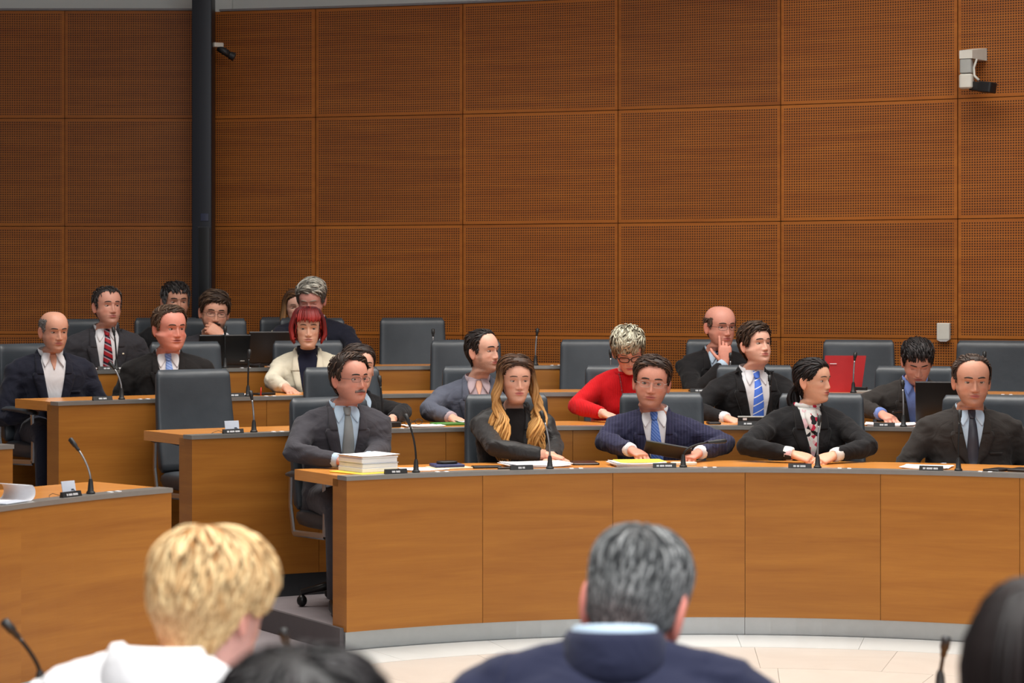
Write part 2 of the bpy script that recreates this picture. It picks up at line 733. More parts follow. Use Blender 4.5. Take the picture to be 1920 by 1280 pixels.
# dark metal pillar in front of the joint of the two walls
pc = empty('pillar', (-2.128, 15.46, 0.44))
tag(pc, 'tall blue-black metal pillar standing in front of the veneered wall', 'pillar')
MB().rbox(0, 0, 0, 0.135, 0.20, 5.5, 0.006, 0.003).build('shaft', M_COL, pc, autosmooth=40)
MB().rbox(0.018, -0.102, 0.3, 0.085, 0.012, 1.36, 0.004, 0.002).build('access_panel', plain('panel_frame', S(62, 64, 68), 0.4, 0.4), pc, autosmooth=40)
MB().rbox(0.018, -0.107, 0.305, 0.078, 0.012, 1.35, 0.004, 0.002).build('panel_infill', plain('panel_black', S(8, 9, 12), 0.35), pc, autosmooth=40)
MB().rbox(0.02, -0.102, 1.70, 0.055, 0.006, 0.05, 0.003, 0.001).build('small_plate', plain('plate_blue', S(36, 42, 66), 0.4), pc, autosmooth=40)

# ------------------------------------------------------------------ curved desks
def make_desk(row, a0, a1, seams, label, end_left=True, wall_plinth=False):
    R, zt, zf = ROW[row]
    zf0 = ROW[row - 1][2] if row > 1 else 0.0
    root = empty('curved_desk', pol((a0 + a1) / 2, R + 0.27, zf))
    tag(root, label, 'desk', 'curved desks of the chamber')
    inv = Matrix.Translation(-root.location)

    def put(mb, name, mat, smooth=False, parent=root):
        mb.v = [tuple(inv @ Vector(q)) for q in mb.v]
        return mb.build(name, mat, parent, smooth=smooth, autosmooth=35 if smooth else None)
    pz = 0.085 if row == 1 else zf + 0.005
    edges = [a0] + [s for s in seams if a0 < s < a1] + [a1]
    for i in range(len(edges) - 1):
        g0 = 0.0012 / R if i else 0
        g1 = 0.0012 / R if i < len(edges) - 2 else 0
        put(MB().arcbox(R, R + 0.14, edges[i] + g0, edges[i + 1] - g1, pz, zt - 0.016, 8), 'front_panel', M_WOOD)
    put(MB().arcbox(R + 0.012, R + 0.135, a0 + 0.003, a1 - 0.003, pz + 0.001, zt - 0.02, 30), 'carcass', M_DARK)
    n = 44
    # desktop with a thick rounded front
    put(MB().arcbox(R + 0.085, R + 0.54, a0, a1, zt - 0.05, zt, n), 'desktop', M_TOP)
    put(MB().arcbox(R - 0.006, R + 0.087, a0 - 0.001, a1 + 0.001, zt - 0.017, zt + 0.003, n), 'edge_strip', M_ALU)
    if row == 1:
        e2 = [a0] + [s for s in seams[2::3] if a0 < s < a1] + [a1]
        for i in range(len(e2) - 1):
            put(MB().arcbox(R + 0.012, R + 0.13, e2[i], e2[i + 1] - 0.0006, -0.001, 0.083, 16), 'plinth', M_STEEL)
    else:
        put(MB().arcbox(R + 0.012, R + 0.13, a0 + 0.002, a1, zf0 - 0.001, zf + 0.004, n), 'plinth', plain('plinth_dark', S(70, 72, 74), 0.4, 0.5))
    return root, put


def seamlist(row, us_):
    return [ang(u, ROW[row][0]) for u in us_]


s1 = seamlist(1, [905, 1149, 1397, 1651, 1912])
st = s1[-1] - s1[-2]
s1 += [s1[-1] + st * k for k in (1, 2, 3)]
DESK = {}
DESK['1'] = make_desk(1, END[1], RIGHT, s1, 'front curved desk with pale steel plinth and five visible veneer panels')
s2 = seamlist(2, [598, 836, 1074, 1310, 1546, 1783])
s2 += [s2[-1] + 0.152 * k for k in (1, 2, 3)]
DESK['2'] = make_desk(2, END[2], RIGHT, s2, 'second curved desk rising behind the steel-plinthed front desk')
s3 = seamlist(3, [300, 500, 690, 877, 1085, 1296, 1512, 1726])
DESK['3'] = make_desk(3, END[3], math.radians(36), s3, 'third curved desk, the one the bald man in open white shirt sits at')
s4 = seamlist(4, [150, 330, 520, 700, 880, 1060])
DESK['4'] = make_desk(4, END[4], ang(1175, ROW[4][0]), s4, 'rearmost curved desk carrying the two black laptops')
DESK['1L'] = make_desk(1, math.radians(-74), AISLE_L, [ang(67, ROW[1][0]), math.radians(-64)], 'front desk of the side block across the aisle, with a curled sheet on it')
DESK['2L'] = make_desk(2, math.radians(-72), AISLE_L, [math.radians(-57)], 'short end of the second desk of the side block across the aisle')

# ------------------------------------------------------------------ chairs
def chair_parts(back_top=1.02, full=True):
    root = empty('conference_chair')
    tag(root, 'x', 'chair', 'grey leather conference chairs')
    b = MB()
    rings = []
    N = 22
    z0, z1 = 0.47, back_top
    for i in range(N + 1):
        t = i / N
        z = z0 + (z1 - z0) * t
        hw = 0.238 - 0.020 * t
        ht = 0.040 - 0.012 * t
        e = 1.0
        if t > 0.93:
            q = (t - 0.93) / 0.07
            e = math.sqrt(max(0.0, 1 - (q * 0.985) ** 2))
        if t < 0.05:
            q = (0.05 - t) / 0.05
            e = math.sqrt(max(0.0, 1 - (q * 0.95) ** 2))
        hwe = hw - 0.018 * (1 - e)
        hte = ht * max(e, 0.12)
        yc = 0.205 + 0.085 * t + 0.02 * math.sin(t * 3.0)
        ring = []
        nn = 36
        for k in range(nn):
            a = 2 * math.pi * k / nn
            ca, sa = math.cos(a), math.sin(a)
            x = hwe * math.copysign(abs(ca) ** 0.22, ca)
            y = hte * math.copysign(abs(sa) ** 0.55, sa)
            ring.append(Vector((x, yc + y - 0.55 * x * x, z)))
        rings.append(ring)
    b.loft(rings)
    b.build('backrest', M_LEATH, root)
    s = MB()
    rings = []
    for z, g in ((0.385, 0.045), (0.40, 0.012), (0.43, 0), (0.455, 0.004), (0.47, 0.02), (0.476, 0.06)):
        ring = []
        for k in range(32):
            a = 2 * math.pi * k / 32
            ca, sa = math.cos(a), math.sin(a)
            ring.append(Vector(((0.245 - g) * math.copysign(abs(ca) ** 0.35, ca), -0.01 + (0.245 - g) * math.copysign(abs(sa) ** 0.35, sa), z)))
        rings.append(ring)
    s.loft(rings)
    s.build('seat', M_LEATH, root)
    if full:
        for sx in (-1, 1):
            ar = MB()
            pts = [(sx * 0.275, -0.20 + 0.38 * k / 8, 0.648 + 0.012 * math.sin(k / 8 * math.pi)) for k in range(9)]
            ar.tube(pts, [0.02, 0.03, 0.032, 0.032, 0.032, 0.032, 0.032, 0.03, 0.02], 10, flat=0.55, up=(0, 0, 1))
            pad = ar.build('armrest', M_LEATH, root)
            fr = MB()
            yv = [(-0.175, 0.635), (-0.185, 0.50), (-0.18, 0.37), (0.13, 0.36), (0.165, 0.50), (0.16, 0.635)]
            for a_, b_ in zip(yv[:-1], yv[1:]):
                fr.tube([(sx * 0.272, a_[0], a_[1]), (sx * 0.272, b_[0], b_[1])], 0.016, 6, flat=0.5, up=(1, 0, 0))
            fr.build('arm_frame', M_CHROME, root, autosmooth=40)
    cm = MB()
    cm.lathe([(0.09, 0.37), (0.09, 0.388), (0.03, 0.36), (0.03, 0.2), (0.036, 0.19), (0.036, 0.09)], 14)
    cm.build('column', M_BLACKM, root, autosmooth=40)
    bs = MB()
    for k in range(5):
        a = 2 * math.pi * k / 5 + 0.3
        c_, s_ = math.cos(a), math.sin(a)
        bs.tube([(0.02 * c_, 0.02 * s_, 0.115), (0.15 * c_, 0.15 * s_, 0.095), (0.27 * c_, 0.27 * s_, 0.07)], [0.028, 0.022, 0.015], 8)
        bs.ball((0.265 * c_, 0.265 * s_, 0.03), (0.026, 0.026, 0.03), 10, 6)
    bs.build('star_base', M_BLACKM, root)
    return root


_proto = {}


def put_chair(loc, rz, label, back_top=1.02, full=True):
    k = (back_top, full)
    if k not in _proto:
        o = chair_parts(back_top, full)
        _proto[k] = o
    else:
        o = copy_tree(_proto[k])
    o.location = loc
    o.rotation_euler = (0, 0, rz)
    o['label'] = label
    return o


CH = [  # row, pixel column of the back's centre, yaw offset, label, distance from the desk front
    (1, 628, 8, 'grey leather chair under the man with glasses and grey tie', 0.72),
    (1, 949, 0, 'grey leather chair of the woman with long wavy hair', 0.72),
    (1, 1240, 0, 'grey leather chair of the man in navy pinstripe suit', 0.72),
    (1, 1540, 0, 'grey leather chair of the woman in black with floral blouse', 0.72),
    (1, 1848, 0, 'grey leather chair of the man with buttoned charcoal suit', 0.72),
    (2, 367, 4, 'empty grey leather chair at the aisle end of the second desk', 0.74),
    (2, 640, 0, 'grey leather chair of the dark-haired woman in black behind the grey-tie man', 0.74),
    (2, 900, 0, 'grey leather chair of the man in grey-blue blazer', 0.74),
    (2, 1168, 0, 'grey leather chair behind the woman in red sweater, right at her back', 0.74),
    (2, 1415, 0, 'grey leather chair of the young man with striped blue tie', 0.74),
    (2, 1714, 0, 'grey leather chair of the man reading beside a laptop', 0.74),
    (3, 72, 10, 'grey leather chair with bare arm frame under the bald man in white shirt', 0.74),
    (3, 347, 0, 'grey leather chair of the man with pale blue tie at the third desk', 0.74),
    (3, 577, 0, 'grey leather chair of the red-haired woman in cream blazer', 0.74),
    (3, 873, 0, 'empty grey leather chair behind the man in grey-blue blazer', 0.70),
    (3, 1116, 0, 'empty grey leather chair behind the woman in red sweater', 0.70),
    (3, 1352, 0, 'grey leather chair of the man resting his chin on his hand', 0.74),
    (3, 1610, 0, 'empty grey leather chair behind the upright red folder', 0.70),
    (3, 1862, 0, 'empty grey leather chair behind the man in buttoned charcoal suit', 0.70),
    (4, 160, 0, 'grey leather chair of the man with red striped tie', 0.74),
    (4, 400, 0, 'grey leather chair of the bearded man behind a laptop', 0.74),
    (4, 585, 0, 'grey leather chair of the grey-haired man looking down', 0.74),
    (4, 773, 0, 'empty grey leather chair beside the grey-haired man at the rear desk', 0.70),
    (5, 312, 0, 'grey leather chair by the wall under the man in black', 0.46),
    (5, 546, 0, 'grey leather chair by the wall under the brown-haired woman', 0.46),
]
for (r, u, dy, lab, dist) in CH:
    R, zt, zf = ROW[r]
    a = ang(u, R + dist + 0.27)
    put_chair(pol(a, R + dist, zf), -a + math.radians(dy), lab)

# ------------------------------------------------------------------ people
#        zf     zb     yf      yb     hw     yc
HK = np.array([
    (.2320, .2320, -.004, .006, .004, .001),
    (.2280, .2285, -.034, .042, .032, .004),
    (.2160, .2180, -.059, .068, .052, .008),
    (.1970, .2000, -.078, .088, .067, .012),
    (.1760, .1790, -.0895, .099, .0755, .015),
    (.1540, .1560, -.0955, .103, .0782, .016),
    (.1370, .1380, -.0955, .103, .0765, .016),
    (.1190, .1220, -.0915, .101, .0745, .014),
    (.0990, .1080, -.0890, .097, .0725, .008),
    (.0760, .0920, -.0885, .090, .0690, .002),
    (.0560, .0780, -.0890, .082, .0640, -.004),
    (.0370, .0620, -.0870, .075, .0580, -.008),
    (.0190, .0500, -.0855, .070, .0515, -.012),
    (.0050, .0400, -.0790, .067, .0450, -.012),
    (-.004, .0300, -.0600, .065, .0460, -.002),
    (-.012, .0180, -.0360, .064, .0500, .010),
    (-.034, .0000, -.0300, .066, .0530, .016),
    (-.064, -.030, -.0320, .070, .0560, .018),
    (-.095, -.060, -.0400, .076, .0640, .018)])
NCOL, NRING = 100, 104


def _rings():
    w = np.array([1.2, .7, .7, .8, .9, 1.3, 1.6, 1.7, 1.7, 1.8, 1.7, 1.4, 1.2, .8, .8, .9, .9, .9])
    cum = np.concatenate([[0], np.cumsum(w)])
    q = np.interp(np.linspace(0, cum[-1], NRING), cum, np.arange(19))
    return q


def catmull(K, q):
    n = len(K)
    i = np.clip(np.floor(q).astype(int), 0, n - 2)
    t = (q - i)[:, None]
    p0 = K[np.clip(i - 1, 0, n - 1)]
    p1 = K[i]
    p2 = K[i + 1]
    p3 = K[np.clip(i + 2, 0, n - 1)]
    return 0.5 * ((2 * p1) + (-p0 + p2) * t + (2 * p0 - 5 * p1 + 4 * p2 - p3) * t ** 2 + (-p0 + 3 * p1 - 3 * p2 + p3) * t ** 3)


def gs(x, s):
    return np.exp(-(x / s) ** 2)


def sstep(a, b, x):
    t = np.clip((x - a) / (b - a), 0, 1)
    return t * t * (3 - 2 * t)


def lerp3(a, b, t):
    return a + (b - a) * t[:, None]


def head_grid(sp):
    fem = sp.get('fem', 0)
    K = HK.copy()
    jaw = sp.get('jaw', 1.0) * (0.95 if fem else 1.06)
    wid = sp.get('wid', 1.0) * 1.045
    K[:, 4] *= wid
    K[9:14, 4] *= jaw
    neck = sp.get('neck', 0.90 if fem else 1.10)
    for r in range(14, 19):
        K[r, 4] *= neck
        K[r, 3] = K[r, 5] + (K[r, 3] - K[r, 5]) * neck
        K[r, 2] = K[r, 5] + (K[r, 2] - K[r, 5]) * neck
    q = _rings()
    KR = catmull(K, q)
    tau = np.linspace(-1, 1, NCOL, endpoint=False)
    th = math.pi * (0.62 * tau + 0.38 * np.sign(tau) * np.abs(tau) ** 3)
    zf, zb, yf, yb, hw, yc = [KR[:, i][:, None] for i in range(6)]
    n = 2.25
    sn, cs = np.sin(th)[None], np.cos(th)[None]
    X = hw * np.sign(sn) * np.abs(sn) ** (2 / n)
    fr = np.abs(cs) ** (2 / n)
    Y = np.where(cs >= 0, yc - (yc - yf) * fr, yc + (yb - yc) * fr)
    Z = zf + (zb - zf) * (Y - yf) / (yb - yf + 1e-9)
    X = X * (1 - .20 * sstep(.115, .045, Z) * sstep(-.005, .06, Y) * sstep(-.03, .02, Z))
    base = np.stack([X, Y, Z], -1).reshape(-1, 3)
    x, y, z = base[:, 0], base[:, 1], base[:, 2]
    front = sstep(0.01, -0.05, y)
    ax = np.abs(x)
    d = np.zeros_like(x)
    nl = sp.get('nose', 1.0) * (0.88 if fem else 1.0)
    # nose
    prof = np.interp(z, [.066, .0715, .078, .084, .100, .118, .130], [0, .006, .0205, .0235, .0165, .0065, 0])
    wdt = np.interp(z, [.07, .082, .10, .12], [.0125, .0115, .0085, .0085]) * sp.get('nosew', 1.0)
    d += nl * prof * gs(x, wdt)
    d += nl * .0075 * (gs(ax - .0135, .0055) * gs(z - .0775, .0065))
    # sockets, brow, cheeks
    d -= .0088 * gs(ax - .031, .0155) * gs(z - .1185, .0095)
    d -= .004 * gs(ax - .014, .007) * gs(z - .118, .010)
    d += (.0015 if fem else .0034) * gs(ax - .030, .022) * gs(z - .1375, .0065)
    d += sp.get('cheek', .0035) * gs(ax - .043, .016) * gs(z - .090, .014)
    d -= sp.get('fold', .0018 if not fem else .0007) * gs(ax - (.020 + (.078 - z) * .42), .0035) * sstep(.045, .055, z) * sstep(.084, .074, z)
    # mouth
    lw = sp.get('lips', 1.0) * (1.15 if fem else 0.9)
    d += .0045 * gs(x, .026) * gs(z - .053, .014)
    d += .0036 * lw * gs(x, .017) * gs(z - .0585, .0042)
    d += .0042 * lw * gs(x, .016) * gs(z - .0475, .0048)
    op = sp.get('mouth_open', 0.0)
    d -= (.0040 + .006 * op) * gs(x, .021) * gs(z - .0532, .0017 + .003 * op)
    d -= .0035 * gs(x, .018) * gs(z - .0375, .0048)
    d += .0065 * sp.get('chin', 1.0) * gs(x, .017) * gs(z - .016, .0115)
    d -= .0018 * gs(x, .003) * gs(z - .066, .005)
    if sp.get('dbl'):
        d += .010 * gs(x, .03) * gs(z + .006, .012) * sp['dbl']
    verts = base.copy()
    verts[:, 1] -= d * front
    verts[:, 2] -= .35 * nl * .010 * gs(x, .012) * gs(z - .079, .007) * front
    # colour
    sk = np.array(sp.get('skin', S(212, 160, 136))[:3])
    red = np.array([sk[0] * 1.0, sk[1] * .72, sk[2] * .68])
    C = np.tile(sk, (len(x), 1))
    blush = front * (0.55 * gs(ax - .043, .018) * gs(z - .085, .016) + .5 * gs(x, .014) * gs(z - .08, .012)) * sp.get('blush', 0.7)
    C = lerp3(C, red, np.clip(blush, 0, 1))
    st = sp.get('stubble', 0.0)
    if st:
        bc = np.array(sp.get('beardc', S(96, 78, 70))[:3])
        area_ = sstep(.078, .055, z + .25 * (ax - .02)) * sstep(-.035, -.015, z) * sstep(.02, -.03, y)
        area_ = np.maximum(area_, sstep(.115, .10, z) * gs(ax - .068, .008) * sstep(-.01, -.03, y) * sstep(-.055, -.04, y))
        nz_ = 0.75 + 0.5 * rng.random(len(x))
        C = lerp3(C, bc, np.clip(st * area_ * nz_, 0, 1))
    if sp.get('shadow_hair'):
        pass
    lipc = np.array(sp.get('lipc', S(176, 96, 92) if not fem else S(188, 88, 90))[:3])
    lm = front * sstep(1.15, .75, np.sqrt((x / .0235) ** 2 + ((z - .0528) / (.0088 * (0.75 + .25 * lw))) ** 2))
    C = lerp3(C, lipc, lm * .85)
    dk = np.array(S(92, 40, 38)[:3])
    C = lerp3(C, dk, front * gs(x, .020) * gs(z - .0532, .0013 + .0028 * op) * .75)
    nos = front * gs(ax - .0075, .0032) * gs(z - .0725, .0022)
    C = lerp3(C, dk, np.clip(nos, 0, 1) * .8)
    faces = []
    for r in range(NRING - 1):
        b = r * NCOL
        for c in range(NCOL):
            k = (c + 1) % NCOL
            faces.append((b + c, b + NCOL + c, b + NCOL + k, b + k))
    faces.append(tuple(range(NCOL)))
    qring = np.repeat(q, NCOL)
    # normals of the grid
    Vg = base.reshape(NRING, NCOL, 3)
    du = np.roll(Vg, -1, 1) - np.roll(Vg, 1, 1)
    dv = np.gradient(Vg, axis=0)
    nn = np.cross(du, dv)
    nn /= np.linalg.norm(nn, axis=-1, keepdims=True) + 1e-12
    nn = nn.reshape(-1, 3)
    cen = np.array([0, .01, .12])
    sgn = np.sign(((base - cen) * nn).sum(1))
    nn *= sgn[:, None]
    return verts, base, nn, faces, C, qring


LINES = {
    'short': [(-.10, .196), (-.080, .194), (-.068, .182), (-.056, .166), (-.046, .140), (-.038, .125), (-.030, .108), (-.012, .106), (-.006, .128), (.018, .128), (.028, .075), (.055, .040), (.11, .026)],
    'low': [(-.10, .176), (-.084, .178), (-.070, .168), (-.056, .150), (-.046, .126), (-.038, .125), (-.030, .108), (-.012, .106), (-.006, .125), (.018, .125), (.028, .070), (.055, .035), (.11, .020)],
    'recede': [(-.10, .215), (-.080, .208), (-.066, .208), (-.052, .200), (-.042, .168), (-.034, .135), (-.028, .110), (-.012, .106), (-.006, .128), (.018, .128), (.028, .070), (.055, .036), (.11, .022)],
    'high': [(-.10, .222), (-.070, .222), (-.050, .214), (-.040, .190), (-.034, .145), (-.028, .110), (-.012, .106), (-.006, .128), (.018, .128), (.028, .070), (.055, .036), (.11, .022)],
    'bald': [(-.10, .30), (-.056, .30), (-.047, .150), (-.038, .118), (-.012, .106), (-.006, .128), (.018, .128), (.028, .070), (.055, .036), (.11, .022)],
    'fem': [(-.10, .196), (-.080, .192), (-.066, .172), (-.056, .146), (-.048, .150), (-.042, .134), (-.012, .122), (-.006, .130), (.018, .120), (.028, .050), (.055, .022), (.11, .012)],
    'bob': [(-.10, .185), (-.080, .180), (-.064, .155), (-.054, .100), (-.046, .070), (-.012, .055), (.03, .030), (.055, .015), (.11, .010)],
}


def surf_y(base_v, x, z):
    m = base_v[:, 1] < -0.01
    fv = base_v[m]
    d = (fv[:, 0] - x) ** 2 + (fv[:, 2] - z) ** 2
    i = np.argsort(d)[:4]
    w = 1 / (d[i] + 1e-9)
    return float((fv[i, 1] * w).sum() / w.sum())


def build_hair(hs, base, nn, faces, qring, mb):
    """cap following the scalp plus combed tufts; all in head space"""
    style = hs.get('line', 'short')
    L = LINES[style] if isinstance(style, str) else style
    ly = [p_[0] for p_ in L]
    lz = [p_[1] + hs.get('dz', 0) for p_ in L]
    x, y, z = base[:, 0], base[:, 1], base[:, 2]
    rs = np.random.default_rng(hs.get('seed', 3))
    jit = np.array([noise.noise(Vector((p_[0] * 70, p_[1] * 70, p_[2] * 70))) for p_ in base]) * .004
    Mk = z - np.interp(y, ly, lz) + jit
    if 'part' in hs:       # an uneven front line
        Mk += hs['part'] * x * sstep(-.02, -.06, y)
    top = None
    if style == 'bald':
        up = hs.get('up', .182)
        Mk = np.minimum(Mk, (up - z) + np.clip(y - .05, 0, 1) * hs.get('backup', .25) + jit)
    Mk = np.where(qring > 15.5, -1, Mk)
    if hs.get('nape', None) is not None:
        Mk = np.where((z < hs['nape']), -1, Mk)
    th = hs.get('thick', .010)
    vol = 1.0 + hs.get('vol', .5) * sstep(.15, .23, z) + hs.get('volb', 0) * sstep(.03, .09, y)
    sf = hs.get('side', 1.0 if hs.get('fem') else .55)
    vol = vol * (sf + (1 - sf) * sstep(.15, .20, z))
    T = .0008 + th * vol * sstep(0, .020, Mk)
    T = np.where(Mk > -.004, T, 0)
    pts = base + nn * T[:, None]
    c0 = np.array(hs['c0'][:3])
    c1 = np.array(hs.get('c1', tuple(v * 1.8 for v in hs['c0'][:3]))[:3])
    keep = Mk > 0
    idx = -np.ones(len(x), int)
    fs = []
    for f in faces[:-1]:
        if keep[f[0]] and keep[f[1]] and keep[f[2]] and keep[f[3]]:
            fs.append(f)
    if keep[faces[-1][0]]:
        fs.append(faces[-1])
    used = sorted({i for f in fs for i in f})
    idx[used] = np.arange(len(used))
    if used:
        nzc = np.array([noise.noise(Vector((base[i][0] * 160, base[i][1] * 60, base[i][2] * 60))) for i in used])
        cc = c0[None] * (0.85 + .35 * nzc[:, None])
        if 'cs' in hs:     # grey temples: a second colour low on the sides
            wgt = sstep(.165, .12, base[used][:, 2])
            cc = lerp3(cc, np.array(hs['cs'][:3]), wgt)
        mb.add(pts[used], [[idx[i] for i in f] for f in fs], c=np.clip(cc, 0, 1).tolist())
    # tufts
    nt = int(hs.get('n', 260) * 1.5)
    kd = KDTree(len(x))
    sel = np.where(qring < 15)[0]
    kd = KDTree(len(sel))
    for k, i in enumerate(sel):
        kd.insert(base[i], k)
    kd.balance()
    cand = np.where((Mk > hs.get('mmin', .003)))[0]
    if len(cand) == 0:
        return
    # even out the density of the grid
    areaw = np.abs(np.sqrt(x[cand] ** 2 + y[cand] ** 2)) + .004
    areaw = areaw / areaw.sum()
    st = rs.choice(cand, nt, p=areaw)
    comb = hs.get('comb', 'back')
    LEN = hs.get('len', .05)
    W = hs.get('w', .0045)
    lift = hs.get('lift', .004)
    crown = Vector((hs.get('crx', 0), .055, .222))
    for i in st:
        p_ = Vector(base[i])
        nrm = Vector(nn[i])
        path = []
        Tn = T[i]
        dead = False
        steps = 6
        ln = LEN * (0.7 + .6 * rs.random())
        mf = min(1.0, max(0.0, Mk[i] / .02))
        jx, jy, jz = (rs.random(3) - .5) * hs.get('mess', .5)
        sgx = 1 if p_.x > hs.get('partx', 0) else -1
        for s_ in range(steps):
            wz = max(0.0, min(1.0, nrm.z * 1.5 - .15))
            if comb == 'back':
                vt = Vector((0.15 * sgx, 1, 0))
            elif comb == 'side':
                vt = Vector((hs.get('sx', 1.0), .25, 0))
            elif comb == 'forward':
                vt = Vector((hs.get('sx', 0.25), -1, 0))
            elif comb == 'part':
                vt = Vector((sgx * 1.0, .35, 0))
            elif comb == 'up':
                vt = Vector((hs.get('sx', .2), -.6, .6))
            else:
                vt = (p_ - crown)
                vt.z *= .6
                if vt.length > 1e-5:
                    vt.normalize()
            vs = Vector((0, hs.get('sback', .45), -1)) if comb not in ('crown', 'forward') else Vector((0, hs.get('sback', .05), -1))
            d = vt * wz + vs * (1 - wz) + Vector((jx, jy, jz))
            d -= nrm * d.dot(nrm)
            if d.length < 1e-6:
                d = Vector((0, .1, -1))
            d.normalize()
            tt = s_ / (steps - 1)
            off = Tn + .0005 + lift * (math.sin(tt * 2.2) if not hs.get('spike') else tt * hs['spike'])
            path.append(p_ + nrm * off)
            pn = p_ + d * (ln / steps)
            if s_ > 0 and pn.z < hs.get('freez', -1) :
                nrm = nrm
                p_ = pn
                continue
            co, k, dist = kd.find(pn)
            j = sel[k]
            nb_ = Vector(nn[j])
            pj = Vector(base[j])
            if Mk[j] < (-.024 if comb == 'forward' else (-.012 if comb == 'crown' else -.004)):
                dead = True
            if not dead:
                Tn = Tn * .5 + max(T[j], .001) * .5
            else:
                continue
            # stay on the tangent plane of the nearest sample, for smooth paths
            pn = pn - nb_ * (pn - pj).dot(nb_)
            nrm = (nrm * .4 + nb_ * .6).normalized()
            p_ = pn
        mixv = rs.random() ** hs.get('hipow', 1.6)
        cA = c0 + (c1 - c0) * mixv
        if 'cs' in hs:
            wgt = float(sstep(.175, .125, np.array([p_.z]))[0])
            cA = cA + (np.array(hs['cs'][:3]) * (.8 + .5 * mixv) - cA) * wgt
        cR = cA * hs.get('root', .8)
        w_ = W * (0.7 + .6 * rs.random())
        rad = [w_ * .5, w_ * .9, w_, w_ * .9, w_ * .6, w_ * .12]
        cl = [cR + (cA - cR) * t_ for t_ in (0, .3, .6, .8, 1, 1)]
        if (path[2] - path[0]).length < .004:
            continue
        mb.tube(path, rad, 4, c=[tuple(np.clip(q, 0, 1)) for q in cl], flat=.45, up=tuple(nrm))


def lock(mb, pts, w, c0, c1, rs, wave=.008, n=16, fl=.5, phase=0.0):
    """a long strand of hair through control points (Catmull), with a wave"""
    K = np.array(pts)
    q = np.linspace(0, len(K) - 1.001, n)
    A = catmull(K, q)
    ph = phase + rs.random() * 1.5
    path = []
    rad = []
    cl = []
    for i, a in enumerate(A):
        t = i / (n - 1)
        k = wave * min(1, max(0, (t - .25) * 2.2))
        path.append(Vector(a) + Vector((k * math.sin(ph + t * 19), k * .6 * math.cos(ph + t * 19), 0)))
        rad.append(w * (.55 + .45 * math.sin(min(1, t * 1.15 + .12) * math.pi * .75)) * (1 if t < .8 else max(.1, (1 - t) / .2)))
        f = max(0, min(1, (t - .22) * 1.7)) if c1 is not None else 0
        cc = np.array(c0[:3]) * (1 - f) + (np.array(c1[:3]) * f if c1 is not None else 0)
        cl.append(tuple(np.clip(cc * (.75 + .5 * rs.random() ** 1) if i == 0 else np.array(cc) * cl_k, 0, 1)) if False else tuple(np.clip(cc, 0, 1)))
    g = .7 + .6 * rs.random()
    cl = [tuple(np.clip(np.array(q_) * g, 0, 1)) for q_ in cl]
    mb.tube(path, rad, 6, c=cl, flat=fl, up=(0, -1, 0))


# ---------------- voxel union of overlapping shells
def remesh(mb, voxel, smooth_it=6, fac=0.5):
    me = bpy.data.meshes.new('tmp')
    me.from_pydata(mb.v, [], mb.f)
    o = bpy.data.objects.new('tmp', me)
    col.objects.link(o)
    m = o.modifiers.new('r', 'REMESH')
    m.mode = 'VOXEL'
    m.voxel_size = voxel
    m.adaptivity = 0
    if smooth_it:
        s = o.modifiers.new('s', 'SMOOTH')
        s.factor = fac
        s.iterations = smooth_it
    dg = bpy.context.evaluated_depsgraph_get()
    ev = o.evaluated_get(dg)
    em = ev.to_mesh()
    n = len(em.vertices)
    co = np.empty(n * 3, dtype=np.float32)
    em.vertices.foreach_get('co', co)
    no = np.empty(n * 3, dtype=np.float32)
    em.vertices.foreach_get('normal', no)
    fs = [tuple(p_.vertices) for p_ in em.polygons]
    ev.to_mesh_clear()
    bpy.data.objects.remove(o)
    bpy.data.meshes.remove(me)
    return co.reshape(-1, 3), no.reshape(-1, 3), fs


_hands = {}


